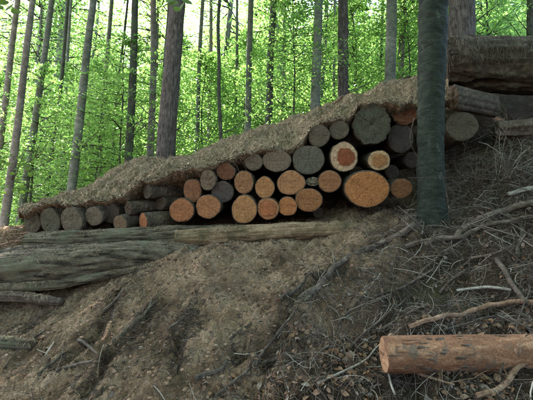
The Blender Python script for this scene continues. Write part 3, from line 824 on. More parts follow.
# hanging rootlets at the lip
iu = rng.integers(1, NU - 1, 450)
P = CV[iu, 7] + rng.normal(size=(450, 3)) * [0.01, 0.02, 0.015]
strands('lip_rootlets', P + [0, -0.01, -0.02], np.tile([0, -1.0, 0.05], (450, 1)), (0.03, 0.13), (0.0006, 0.0018), M['twig'], dirs=np.tile([0.15, 0, -1.0], (450, 1)), curl=0.5, label='thin rootlets hanging from the edge of the soil cover', tilt=0.3)

# ------------------------------------------------------------ long fallen trunks under and beside the stack
LOGV = []
def long_log(name, pts, radii, mat, label, n=80, groove=0.17, rough=0.05, cat='log', group=None, rf=6, sub=0.03, cut=None, oval=None, extra=None):
    pts = np.array(pts)
    base = pts[0].copy()
    V, Q = tube(pts - base, radii, n, rough, rf, int(abs(base[0] * 100)) % 97, sub, oval=oval, groove=groove)
    o = empty(name, base, label, cat, group)
    put('bark', mesh_np('bark', V, Q), M[mat], o)
    LOGV.append((V + base, pts.mean(0), n))
    return o
A = [at(176.5, 238.5, 4.78), at(230, 235.5, 4.74), at(290, 231.5, 4.72), at(340, 229, 4.78), at(372, 228, 4.9)]
o = long_log('fallen_log', A, [0.10, 0.115, 0.11, 0.09, 0.05], 'pale_wood', 'long pale debarked log lying across the foot of the stack', rough=0.06, groove=0.06)
A = [at(28, 240.5, 5.1), at(80, 240, 5.02), at(130, 237, 4.98), at(190, 233, 5.0), at(240, 231, 5.1)]
long_log('fallen_log', A, [0.10, 0.12, 0.115, 0.10, 0.08], 'old_bark', 'weathered brown-grey trunk just below the left end of the stack', rough=0.07)
A = [at(-60, 279, 4.75), at(0, 273, 4.72), at(70, 266, 4.68), at(130, 257, 4.66), at(185, 253, 4.72), at(230, 256, 4.85)]
long_log('fallen_log', A, [0.21, 0.235, 0.225, 0.19, 0.13, 0.05], 'old_bark', 'thickest mossy grey-green trunk, lying lowest on the left', rough=0.05, groove=0.11)
A = [at(-30, 262, 5.0), at(20, 254, 4.98), at(70, 250, 4.95), at(120, 247, 4.93), at(178, 243, 4.9)]
long_log('fallen_log', A, [0.07, 0.10, 0.085, 0.07, 0.05], 'dark_wood', 'thin dark rotten trunk between the two thicker left trunks', rough=0.12)
A = [at(-40, 296, 4.55), at(15, 296, 4.5), at(62, 302, 4.35)]
long_log('fallen_log', A, [0.06, 0.06, 0.04], 'grey_wood', 'low grey root-like log below the dark gap at the left edge', rough=0.15)
A = [hit(-30, 346, 0.03), hit(8, 347, 0.035), hit(34, 348, 0.02)]
long_log('fallen_log', A, [0.065, 0.062, 0.05], 'old_bark', 'short green-grey log stub poking in at the left edge', rough=0.08)
# slab peeled off the thick trunk
A = [at(-20, 288, 4.5), at(50, 286, 4.47), at(100, 277, 4.46), at(150, 266, 4.46)]
long_log('bark_slab', A, [0.035, 0.05, 0.045, 0.015], 'old_bark', 'long split slab hanging along the underside of the thick left trunk', rough=0.1, cat='slab', oval=0.5)

PP, NN = [], []
for V, cc, n in LOGV:
    R3 = V.reshape(-1, n, 3); N3 = R3 - R3.mean(1, keepdims=True); N3 /= np.linalg.norm(N3, axis=2, keepdims=True) + 1e-9
    V, N3 = R3.reshape(-1, 3), N3.reshape(-1, 3)
    ok = np.nonzero(N3[:, 2] > 0.35)[0]
    pick = rng.choice(ok, min(len(ok), int(700 * len(R3) / 60)))
    pick = pick[noise(V[pick, 0] * 4, V[pick, 2] * 4, 0, 88) > -0.1]
    PP.append(V[pick]); NN.append(N3[pick])
PP, NN = np.vstack(PP), np.vstack(NN)
strands('log_needles', PP, NN, (0.02, 0.11), (0.0007, 0.0022), M['straw'], segs=2, label='needles and shreds of bark lying on the old fallen trunks', tilt=0.3)
k = rng.choice(len(PP), len(PP) // 3)
litter('log_crumbs', PP[k], NN[k], (0.008, 0.035), M['dark_chip'], 'crumbs of bark and soil lying on the old fallen trunks', tilt=0.6, lift=0.003)

# big mossy trunk top right
A = [at(442, 65, 5.45), at(480, 66, 5.45), at(533, 66, 5.4), at(640, 66, 5.3)]
tr = long_log('fallen_log', A, [0.37, 0.39, 0.40, 0.40], 'dark_wood', 'huge dark fallen trunk with orange needles on top, upper right corner', rough=0.06, n=90, cat='log', sub=0.025)
A = [at(496, 131, 5.35), at(530, 129, 5.3), at(600, 126, 5.2)]
long_log('fallen_log', A, [0.13, 0.15, 0.15], 'grey_wood', 'grey half-buried log in the dark hollow under the huge trunk', rough=0.09, n=40)
def on_trunk(n, a0, a1, r=0.40):
    xs = rng.uniform(at(445, 65, 5.45)[0], at(560, 65, 5.4)[0], n)
    an = rng.uniform(a0, a1, n)
    zc = at(500, 66, 5.43)
    N = np.stack([np.zeros(n), -np.cos(an), np.sin(an)], 1)
    P = np.stack([xs, np.full(n, 5.43), np.full(n, zc[2])], 1) + N * r
    return P, N
P, N_ = on_trunk(3800, R(55), R(120))
strands('orange_needles', P, N_, (0.02, 0.08), (0.0008, 0.002), M['orange_needles'], segs=2, label='orange-brown needles lying on top of the huge fallen trunk', tilt=0.5)
P, N_ = on_trunk(3000, R(-20), R(70))
strands('hanging_needles', P, N_, (0.03, 0.14), (0.0008, 0.002), M['twig'], dirs=np.cross(N_, np.tile([1.0, 0, 0], (3000, 1))), segs=2, label='dead grass and rootlets hanging down the side of the huge trunk', tilt=0.35)
P, N_ = on_trunk(260, R(60), R(115))
litter('trunk_leaves', P, N_, (0.03, 0.06), M['litter'], 'dead leaves scattered on top of the huge trunk')

# sawn pine log lower right
A = [at(384.5, 354.5, 2.62), at(440, 353.5, 2.60), at(500, 353, 2.57), at(600, 351.5, 2.52)]
pts = np.array(A); base = pts[0].copy()
o = empty('pine_log', base, 'flaking red-barked pine log with a sawn end in the lower right corner', 'log')
V, Q = tube(pts - base, [0.112, 0.115, 0.113, 0.112], 72, 0.025, 9, 5, 0.012)
put('bark', mesh_np('bark', V, Q), M['red_bark'], o)
th = np.linspace(0, 2 * np.pi, 48, endpoint=False)
d0 = (pts[1] - pts[0]) / np.linalg.norm(pts[1] - pts[0])
FV = np.vstack([np.stack([np.full(48, -0.004 - 0.002 * noise(th * 5, r * 3, 0, 4)), np.cos(th) * 0.106 * r, np.sin(th) * 0.106 * r], 1) for r in (0.05, 0.5, 1.0)])
i = np.arange(2)[:, None] * 48; j = np.arange(48)[None]; j2 = (j + 1) % 48
put('cut_face', mesh_np('cut_face', FV, np.stack([i + j, i + j2, i + 48 + j2, i + 48 + j], -1).reshape(-1, 4)), M['cut'], o, color=(0.5, 0.34, 0.2))
def flake_mesh(w, h, seed):
    r_ = np.random.default_rng(seed)
    n = 9
    th = np.linspace(0, 2 * np.pi, n, endpoint=False)
    rr = 1 + 0.35 * r_.normal(size=n).clip(-1, 1)
    ang = lambda z: z / 0.118
    V = []
    for lay, k in ((0.0, 1.0), (0.003, 0.9), (0.0035, 0.3)):
        xx = np.cos(th) * w * rr * k; zz = np.sin(th) * h * rr * k
        R_ = 0.1155 + lay
        V.append(np.stack([xx, -np.cos(ang(zz)) * R_, np.sin(ang(zz)) * R_], 1))
    V = np.vstack(V)
    i = np.arange(2)[:, None] * n; j = np.arange(n)[None]; j2 = (j + 1) % n
    return mesh_np('bark_flake', V, np.vstack([np.stack([i + j, i + n + j, i + n + j2, i + j2], -1).reshape(-1, 4)[:, ::-1], [[2 * n, 2 * n + 1, 2 * n + 2, 2 * n + 3], [2 * n + 3, 2 * n + 4, 2 * n + 5, 2 * n], [2 * n + 5, 2 * n + 6, 2 * n + 8, 2 * n]]]))
for k in range(80):
    xx = random.uniform(0.03, 1.25)
    fm = flake_mesh(random.uniform(0.012, 0.05), random.uniform(0.003, 0.008), k)
    fo = put('bark_flake', fm, M[('dark_wood', 'orange_wood', 'red_bark', 'grey_wood')[k % 4]], o, loc=tuple(d0 * xx))
    fo.rotation_euler = (R(random.uniform(-50, 75)) * -1, 0, 0)
# knot on the pine log
V, Q = tube(np.array([[0, 0, -0.03], [0.0, -0.02, 0.0], [0.005, -0.035, 0.035], [0.01, -0.03, 0.06]]) * 1.0, [0.010, 0.016, 0.014, 0.004], 14, 0.35, 40, 3, 0.006)
put('knot', mesh_np('knot', V, Q), M['orange_wood'], o, loc=tuple(d0 * 0.76 + np.array([0, -0.105, 0.03])))

# ------------------------------------------------------------ branches and roots on the bank
def branch(pts, w, mat, label, cat='branch', name='fallen_branch', lift=0.012, group='broken branches and roots on the bank', wig=0.010, n=18, side=None, tip=0.5, up=None):
    """pts in photo pixels laid on the bank; w = width in photo pixels"""
    P = []
    for k, (a, b) in enumerate(pts):
        q = hit(a, b + w * 0.25, lift)
        if up: q[2] += up[k] if isinstance(up, (list, tuple)) else up
        P.append(q)
    P = np.array(P)
    rad = np.array([w * 0.43 * max(1.5, p[1]) / F for p in P]) * np.linspace(1.0, tip, len(P))
    base = P[0].copy()
    seed = int(abs(pts[0][0] * 3 + pts[0][1] * 5)) % 991
    # densify and wiggle
    t0 = np.r_[0, np.cumsum(np.linalg.norm(np.diff(P, axis=0), axis=1))]
    m = max(8, int(t0[-1] / 0.03))
    t = np.linspace(0, t0[-1], m)
    C = np.stack([np.interp(t, t0, P[:, c]) for c in range(3)], 1)
    k = max(1, m // (3 * len(P)))
    pad = np.pad(C, ((k, k), (0, 0)), mode='reflect', reflect_type='odd')
    ker = np.ones(2 * k + 1) / (2 * k + 1)
    C = np.stack([np.convolve(pad[:, c], ker, 'valid') for c in range(3)], 1)
    rr = np.interp(t, t0, rad)
    wv = wig * (1 + 20 * rr.mean())
    C += np.stack([fbm(t * 5, c * 9.1, 0, seed + c, 2) for c in range(3)], 1) * wv * np.minimum(1, t / 0.1)[:, None]
    g = H(C[:, 0], C[:, 1])
    C[:, 2] = np.maximum(C[:, 2], g - rr * 0.1 + lift * 0.2)
    V, Q = tube(C - base, rr, n, 0.10, 16, seed, groove=0.14)
    o = empty(name, base, label, cat, group)
    put('stem', mesh_np('stem', V, Q), M[mat], o)
    r_ = np.random.default_rng(seed)
    ns = side if side is not None else int(t0[-1] * 3)
    for s in range(ns):
        k = int(r_.uniform(0.15, 0.95) * (m - 1))
        T = C[min(k + 1, m - 1)] - C[max(k - 1, 0)]; T /= np.linalg.norm(T) + 1e-9
        d = T * r_.uniform(0.2, 1.0) + r_.normal(size=3) * [0.7, 0.4, 0.45] + [0, -0.1, 0.25]; d /= np.linalg.norm(d)
        L = r_.uniform(0.06, 0.28)
        q = [C[k]]
        for z in range(5):
            d = d + r_.normal(size=3) * 0.22 - [0, 0, 0.04]; d /= np.linalg.norm(d)
            q.append(q[-1] + d * L / 5)
        q = np.array(q)
        V, Q = tube(q - base, np.linspace(min(rr[k] * 0.5, 0.006), 0.0012, 6), 6, 0.1, 20, s)
        put('twig', mesh_np('twig', V, Q), M[mat], o)
    return o

BR = [
 ([(424, 246), (440, 240), (454, 240), (471, 228), (488, 216), (505, 211), (536, 204)], 7.5, 'grey_wood', 'thick grey root arching up to the right edge', dict(cat='root', lift=0.03, tip=1.0)),
 ([(405, 250), (421, 246), (464, 240), (478, 233), (495, 228), (536, 220)], 5.5, 'grey_wood', 'long grey branch running just below the arching root', dict(lift=0.05, tip=0.9)),
 ([(509, 202), (536, 195)], 5, 'pale_stick', 'broken stick with a pale snapped tip near the right edge', dict(lift=0.09, side=0, tip=1.2)),
 ([(300, 303), (318, 290), (332, 272), (348, 258), (375, 246), (395, 237), (414, 227)], 6.5, 'grey_wood', 'long weathered root running diagonally up the middle of the bank', dict(cat='root', lift=0.02, tip=1.1)),
 ([(290, 311), (304, 301), (318, 290), (330, 281)], 7, 'old_bark', 'thick mossy root piece half sunk in the middle slope', dict(cat='root', lift=0.0, side=1)),
 ([(281, 301), (298, 290), (320, 274)], 4.5, 'dark_wood', 'dark broken branch parallel to and left of the mossy root piece', {}),
 ([(215, 400), (248, 376), (271, 349), (293, 318), (297, 308)], 3.6, 'grey_wood', 'long slender stick rising from the bottom edge through the centre', dict(lift=0.02, tip=0.6, wig=0.006)),
 ([(195, 380), (221, 371), (238, 362)], 6.5, 'dark_wood', 'stubby dark rotten branch left of the slender stick', dict(side=1)),
 ([(255, 372), (268, 362), (284, 357), (306, 362)], 6, 'dark_wood', 'dark curved branch crossing behind the slender stick', dict(side=2)),
 ([(410, 336), (434, 326), (464, 321), (490, 314), (512, 309), (540, 312)], 5.2, 'orange_wood', 'reddish peeled branch lying above the pine log', dict(lift=0.06, tip=1.1, side=2)),
 ([(457, 296), (488, 294), (512, 296)], 3.6, 'pale_stick', 'short straight pale stick above the reddish branch', dict(lift=0.05, side=0, tip=0.9, wig=0.004)),
 ([(497, 267), (505, 278), (513, 291), (528, 310)], 6, 'grey_wood', 'stout grey stick slanting down at the right', dict(lift=0.06, side=1, tip=0.9, wig=0.004)),
 ([(350, 354), (373, 333), (405, 304)], 2.8, 'grey_wood', 'thin stick rising to the left of the pine log end', dict(lift=0.04, side=1)),
 ([(378, 339), (400, 322), (420, 314), (446, 311)], 3.2, 'grey_wood', 'thin curved branch arching over the pine log end', dict(lift=0.05, side=2)),
 ([(396, 296), (420, 285), (436, 275), (447, 266)], 3, 'grey_wood', 'thin forked branch below the arching root', dict(lift=0.05, side=3)),
 ([(478, 402), (502, 394), (512, 380), (522, 371), (540, 364)], 6.5, 'orange_wood', 'crooked orange branch in front of the pine log at the bottom', dict(lift=0.03, tip=0.9, side=1)),
 ([(403, 373), (420, 384), (456, 392)], 4.5, 'orange_wood', 'thin brown branch lying under the pine log', dict(lift=0.03, side=1)),
 ([(395, 399), (386, 372), (384, 348)], 2.5, 'pale_stick', 'tiny upright stick against the sawn end of the pine log', dict(lift=0.03, side=0)),
 ([(38, 378), (52, 366), (66, 355)], 5, 'old_bark', 'flat green-grey stick in the lower left', dict(side=0)),
 ([(56, 372), (78, 366), (102, 361)], 4.2, 'grey_wood', 'grey branch lying level in the lower left', dict(side=1)),
 ([(78, 343), (88, 350), (99, 355)], 4, 'dark_wood', 'short dark bent stick above the level grey branch', dict(side=0)),
 ([(45, 357), (54, 346)], 2.8, 'pale_stick', 'tiny bleached splinter on the left slope', dict(side=0)),
 ([(103, 312), (122, 296), (139, 275)], 4.5, 'dark_wood', 'dark root following the crest of the left dirt slope', dict(cat='root', side=1, lift=0.0)),
 ([(113, 340), (126, 329), (140, 319), (158, 301)], 6, 'old_bark', 'mossy root lying on the middle of the left slope', dict(cat='root', side=1, lift=0.0)),
 ([(130, 334), (146, 312), (152, 300)], 4, 'grey_wood', 'weathered root stub beside the mossy root', dict(cat='root', side=1)),
 ([(4, 372), (18, 350), (46, 330)], 3.5, 'grey_wood', 'grey stick at the far lower left', dict(side=2)),
 ([(-3, 250), (12, 243), (38, 246)], 3.5, 'orange_wood', 'brown stick on the debris at the left edge', dict(side=4, lift=0.04)),
 ([(-3, 262), (14, 258), (34, 260)], 4, 'dark_wood', 'dark stick below the brown one at the left edge', dict(side=3, lift=0.04)),
 ([(2, 238), (20, 236), (40, 238)], 2.6, 'orange_wood', 'thin twiggy branch at the left tip of the stack', dict(side=4, lift=0.05)),
 ([(517, 262), (524, 240), (520, 228)], 7, 'dark_wood', 'reddish dark root standing up by the right edge', dict(cat='root', lift=0.05, side=3)),
 ([(470, 266), (482, 262), (499, 258), (520, 246)], 3.2, 'grey_wood', 'slim branch slanting up under the long grey branch', dict(lift=0.06, side=3)),
 ([(413, 290), (440, 262), (464, 246)], 2.8, 'grey_wood', 'thin branch leaning against the arching root', dict(lift=0.06, side=4)),
 ([(413, 262), (440, 262), (452, 258)], 2.5, 'grey_wood', 'thin level twig left of the leaning branch', dict(lift=0.05, side=3)),
 ([(440, 300), (456, 282), (470, 272)], 3.5, 'grey_wood', 'short knotted stick in the middle of the right debris', dict(lift=0.05, side=3)),
 ([(338, 330), (352, 312), (380, 300), (398, 296)], 2.6, 'dark_wood', 'dark wiry root over the hollow left of the pine log', dict(lift=0.04, side=4, cat='root')),
 ([(300, 345), (322, 338), (345, 352), (352, 372)], 2.5, 'grey_wood', 'wiry grey root looping in the leaf hollow', dict(lift=0.04, side=3, cat='root')),
 ([(318, 392), (334, 380), (362, 368), (384, 352)], 3, 'pale_stick', 'pale stick among the dead leaves left of the pine log', dict(lift=0.04, side=1)),
 ([(230, 345), (246, 330), (262, 322)], 3.2, 'dark_wood', 'short dark stick on the central slope', dict(side=2)),
 ([(168, 330), (182, 318), (190, 302)], 3, 'grey_wood', 'small root end on the sandy slope', dict(side=2, cat='root')),
 ([(445, 338), (470, 330), (500, 322), (520, 330)], 3, 'dark_wood', 'thin dark branch squeezed between the reddish branch and the pine log', dict(lift=0.05, side=2)),
 ([(502, 395), (516, 352), (531, 300)], 2.3, 'dark_wood', 'thin upright twig in front of the pine log by the right edge', dict(lift=0.1, side=3)),
]
for pts, w, mat, lab, kw in BR:
    branch(pts, w, mat, lab, **kw)

# twig tangles: dead brush as separate plants
def brush(px, py, lab, seed, hgt=0.6, nb=7, lean=(0, 0), w=0.006, cat='dead brush', mat='grey_wood', spread=0.6, Yoff=0.0):
    r_ = np.random.default_rng(seed)
    b = hit(px, py); b[1] += Yoff
    o = empty('dead_brush', b, lab, cat, 'dead brush on the right bank')
    for s in range(nb):
        acc = Acc()
        def grow(p, d, L, r, dep):
            q = [p]
            m = 6
            for z in range(m):
                d = d + r_.normal(size=3) * 0.20; d /= np.linalg.norm(d)
                q.append(q[-1] + d * L / m)
            q = np.array(q)
            V, Q = tube(q, np.linspace(r, r * 0.45, m + 1), 6, 0.1, 20, seed + dep)
            acc.add(V, Q)
            if dep > 0:
                for z in range(r_.integers(2, 4)):
                    k = r_.integers(2, m + 1)
                    grow(q[k], d + r_.normal(size=3) * 0.75, L * r_.uniform(0.4, 0.75), r * 0.5, dep - 1)
        d = np.array([lean[0] + r_.normal() * spread, lean[1] + r_.normal() * spread * 0.5 - 0.15, 0.8])
        grow(np.array([r_.normal() * 0.05, r_.normal() * 0.04, -0.02]), d / np.linalg.norm(d), hgt * r_.uniform(0.5, 1.1), w * r_.uniform(0.5, 1.1), 2)
        put('stem', acc.mesh('stem'), M[mat], o)
    return o
brush(490, 176, 'tall forked dead sapling rising under the huge trunk', 3, 0.85, 3, (0.0, -0.1), 0.008, 'dead sapling', spread=0.15)
brush(478, 196, 'dense grey twig tangle right of the green trunk', 5, 0.65, 11, (0.1, 0), 0.0095)
brush(505, 180, 'tangle of bleached twigs near the right edge', 6, 0.6, 11, (0.3, 0), 0.0085, mat='pale_stick')
brush(450, 206, 'sparse wiry twigs at the foot of the green trunk', 8, 0.4, 4, (-0.5, 0), 0.003)
brush(525, 190, 'coarse grey twigs at the right edge above the arching root', 9, 0.6, 9, (0, 0), 0.010)
brush(470, 262, 'twig bundle beneath the arching root', 10, 0.3, 7, (-0.3, 0), 0.005, mat='dark_wood')
brush(430, 285, 'twiggy clump in the hollow of the right bank', 12, 0.3, 7, (0, 0), 0.004)
brush(505, 262, 'dark twigs between the slanting stick and the right edge', 13, 0.3, 7, (0, 0), 0.005, mat='dark_wood')
brush(385, 290, 'fine rootlets at the upper end of the leaf hollow', 14, 0.25, 7, (-0.3, 0), 0.003)
brush(325, 345, 'fine hair roots hanging over the dark leaf hollow', 15, 0.22, 8, (0.2, 0), 0.003, mat='dark_wood')
brush(20, 250, 'reddish dry twigs heaped at the left edge', 16, 0.22, 9, (0.6, 0), 0.005, mat='orange_wood', spread=0.9)
# roots dangling in front of the stack
def dangle(pts, Y, w, lab):
    P = np.array([at(a, b, Y) for a, b in pts]); base = P[0].copy()
    V, Q = tube(P - base, np.linspace(w, w * 0.4, len(P)), 6, 0.1, 20, int(pts[0][0]), 0.02)
    o = put('hanging_root', mesh_np('hanging_root', V, Q), M['grey_wood'], loc=base)
    tag(o, lab, 'root', 'thin roots hanging over the stack')
dangle([(222, 158), (236, 163), (242, 180), (243, 196)], 4.74, 0.003, 'thin root dangling across the upright oval log')
dangle([(214, 160), (226, 160), (233, 170), (229, 184)], 4.75, 0.0025, 'thin root curling beside the dark reddish log')
dangle([(238, 156), (246, 168), (252, 192)], 4.76, 0.002, 'fine straight root left of the small grey log')
dangle([(414, 118), (409, 140), (414, 152), (424, 166), (446, 178), (462, 184)], 4.28, 0.003, 'wiry root crossing the front of the green trunk')
dangle([(408, 178), (430, 177), (452, 178), (474, 173)], 4.25, 0.0025, 'thin level twig across the lower green trunk')
dangle([(441, 172), (447, 192), (450, 230)], 4.2, 0.004, 'slim stick leaning upright right of the green trunk')

a = rng.uniform(0, 2 * np.pi, 700); q = 0.17 + abs(rng.normal(size=700)) * 0.10
x = 1.925 + np.cos(a) * q; y = 4.5 + np.sin(a) * q
N_, z_ = normals(x, y)
strands('trunk_foot_litter', np.c_[x, y, z_ + np.maximum(0, 0.26 - q) * 0.5], N_, (0.03, 0.16), (0.0008, 0.0028), M['twig'], segs=4, label='twigs and needles heaped around the foot of the green trunk', tilt=0.6, curl=0.9, lift=0.01)

# ------------------------------------------------------------ trees: trunks
def trunk_mesh(P, rad, n=20, rough=0.03, rf=2.0, seed=0, sub=0.15):
    V, Q = tube(P, rad, n, rough, rf, seed, sub)
    return mesh_np('trunk', V, Q)

leaf_protos = {}
def foliage_mesh(kind, seed):
    """beech foliage in flat layered sprays around a vertical axis"""
    r_ = np.random.default_rng(seed)
    if kind == 'under':   ns, nl, z0, z1, rad, ls = 150, 52, 1.0, 8.5, 2.4, (0.08, 0.135)
    else:                 ns, nl, z0, z1, rad, ls = 125, 42, 5.0, 17.0, 3.4, (0.10, 0.17)
    az = r_.uniform(0, 2 * np.pi, ns)
    hz = z0 + (z1 - z0) * r_.uniform(0, 1, ns) ** 0.9
    f = (hz - z0) / (z1 - z0)
    prof = np.sin(np.pi * np.clip(f * 0.85 + 0.12, 0, 1)) ** 0.6
    Lb = rad * prof * r_.uniform(0.45, 1.1, ns)
    slope = r_.uniform(-0.12, 0.38, ns)
    # leaves
    t = r_.uniform(0.12, 1.0, (ns, nl)) ** 0.8
    wdt = (0.08 + 0.42 * np.sin(np.pi * np.clip(t, 0, 1)) ) * r_.uniform(-1, 1, (ns, nl))
    rr = t * Lb[:, None]
    off = wdt * Lb[:, None] * 0.75
    ca, sa = np.cos(az)[:, None], np.sin(az)[:, None]
    X = ca * rr - sa * off; Y = sa * rr + ca * off
    Z = hz[:, None] + slope[:, None] * rr - 0.10 * rr ** 2 / Lb[:, None] * 1.2 - 0.05 * abs(off) + r_.normal(size=(ns, nl)) * 0.035
    P = np.stack([X, Y, Z], -1).reshape(-1, 3)
    n = len(P)
    N = np.tile([0, 0, 1.0], (n, 1)) + r_.normal(size=(n, 3)) * 0.62
    N /= np.linalg.norm(N, axis=1)[:, None]
    a = r_.normal(size=(n, 3)); T = np.cross(N, a); T /= np.linalg.norm(T, axis=1)[:, None]; B = np.cross(N, T)
    s = r_.uniform(*ls, n)[:, None]
    V = np.stack([P - T * s * 0.5, P + B * s * 0.3 + T * s * 0.05, P + T * s * 0.55, P - B * s * 0.3 + T * s * 0.05], 1).reshape(-1, 3)
    Fc = np.arange(n * 4).reshape(-1, 4)
    me = mesh_np('foliage', V, Fc, False)
    me.materials.append(M['leaf'])
    acc = Acc()
    for k in range(0, ns, 2):
        q = np.linspace(0, 1, 5)[:, None] * Lb[k]
        zz = hz[k] + slope[k] * q - 0.12 * q ** 2 / Lb[k]
        pts = np.hstack([np.cos(az[k]) * q, np.sin(az[k]) * q, zz])
        V, Q = tube(pts, np.linspace(0.018 if kind == 'under' else 0.04, 0.004, 5), 5)
        acc.add(V, Q)
    lm = acc.mesh('limbs')
    lm.materials.append(M['dark_trunk'])
    return me, lm
UND = [foliage_mesh('under', s) for s in (1, 2, 3, 4)]
TAL = [foliage_mesh('tall', s) for s in (11, 12, 13)]
young_trunk = []
for s in range(3):
    zz = np.linspace(-0.3, 8.8, 12)
    P = np.stack([0.12 * fbm(zz * 0.5, s * 7.0, 0, s, 2), 0.12 * fbm(zz * 0.5, s * 7.0 + 3, 0, s, 2), zz], 1)
    tm = trunk_mesh(P, np.linspace(0.055, 0.012, 12), 8, 0.03, 2, s, 0.3); tm.materials.append(M['dark_trunk'])
    young_trunk.append(tm)

# trunks read off the photo: (points bottom..top in px, distance, width bottom, width top, material, label, crown?)
TR = [
 ([(-12, 222), (2, 133), (15, 20), (18, 0)], 11.0, 7, 5, 'pinkish', 'leaning pinkish-grey trunk at the very left edge of the photo'),
 ([(3, 232), (17, 133), (29, 27), (33, 0)], 9.5, 9, 5.5, 'pinkish', 'stouter pinkish-grey trunk, second from the left edge'),
 ([(18, 232), (34, 130), (44, 60), (52, 0)], 10.5, 8, 5.5, 'beech', 'slim grey-green trunk with a dark upper stem, third from the left edge'),
 ([(69, 212), (78, 135), (83, 90), (88, 40), (94, -2)], 9.5, 9.5, 7, 'beech', 'pale slightly curved trunk rising behind the left end of the stack'),
 ([(98, 195), (101, 135), (107, 60), (112, -2)], 13.0, 5.5, 4, 'beech', 'thin grey trunk between the pale curved trunk and the mottled dark one'),
 ([(127, 185), (131, 120), (134, 50), (135, -2)], 10.0, 9, 7, 'dark_trunk', 'dark mottled straight trunk left of the pale slim trunk'),
 ([(149, 180), (152, 120), (154, 50), (153, -2)], 11.0, 8, 6, 'pinkish', 'pale slim trunk beside the big fissured pine'),
 ([(158, 178), (162, 110), (168, 30), (171, -2)], 12.5, 5, 5, 'dark_trunk', 'thin dark trunk crossing just left of the big fissured pine'),
 ([(164, 180), (167, 130), (172, 70), (178, -2)], 8.6, 21, 17, 'pine', 'big dark fissured pine trunk behind the left shoulder of the stack'),
 ([(221, 160), (221, 130), (218, 90), (220, 60), (217, 30), (220, -2)], 9.6, 4, 3.5, 'dark_trunk', 'thin wavy dark stem between the big pine and the grey trunks'),
 ([(247, 145), (248, 128), (249, 60), (251, -2)], 12.0, 7, 6, 'beech', 'slender light grey trunk above the middle of the stack'),
 ([(268, 145), (269, 125), (270, 60), (274, -2)], 10.0, 8.5, 7, 'dark_trunk', 'dark straight trunk just right of the slender light grey one'),
 ([(314, 135), (315, 110), (317, 50), (319, -2)], 9.5, 11.5, 9, 'beech', 'smooth grey-green beech trunk above the pale-rimmed log'),
 ([(343, 120), (343, 95), (343, 40), (343, -2)], 10.0, 11.5, 11, 'pine', 'straight brownish fissured trunk right of the smooth beech'),
 ([(389.5, 105), (390, 80), (391, 40), (392, -2)], 9.6, 12, 11, 'beech', 'greenish beech trunk with a thinner pale one right beside it'),
 ([(399, 105), (400, 80), (402, 40), (404, -2)], 11.5, 7, 6.5, 'pinkish', 'thin pale trunk right beside the greenish beech'),
 ([(461, 60), (461.5, 33), (462, -2)], 8.0, 29, 27, 'pine', 'massive fissured pine trunk behind the huge fallen trunk'),
 ([(530, 60), (530, 30), (531, -2)], 9.0, 7, 7, 'dark_trunk', 'dark trunk at the right edge above the huge fallen trunk'),
 ([(234, 152), (235, 120), (237, 70), (237, 20)], 16.0, 4, 3, 'beech', 'faint distant stem left of the slender light grey trunk'),
 ([(113, 190), (113, 130), (119, 75), (126, 20)], 14.0, 3.5, 2.5, 'dark_trunk', 'forked-looking distant stem left of the mottled trunk'),
 ([(44, 215), (52, 150), (62, 80), (68, -2)], 15.0, 4.5, 3.5, 'dark_trunk', 'distant thin stem left of the pale curved trunk'),
 ([(60, 215), (64, 150), (66, 80), (71, -2)], 17.0, 4, 3, 'beech', 'faint distant stem close to the pale curved trunk'),
 ([(196, 170), (198, 120), (199, 60), (203, -2)], 15.0, 4.5, 4, 'beech', 'distant stem right of the big fissured pine'),
 ([(207, 165), (209, 120), (211, 60), (211, -2)], 18.0, 4, 3.5, 'pinkish', 'far pale stem between the pine and the wavy stem'),
 ([(333, 125), (334, 90), (334, 40), (335, -2)], 15.0, 3, 2.5, 'beech', 'thin distant stem left of the brownish fissured trunk'),
 ([(380, 110), (381, 60), (383, -2)], 16.0, 3.5, 3, 'dark_trunk', 'thin distant stem left of the greenish beech'),
 ([(283, 140), (284, 80), (284, -2)], 17.0, 3.5, 3, 'beech', 'faint distant stem right of the dark straight trunk'),
]
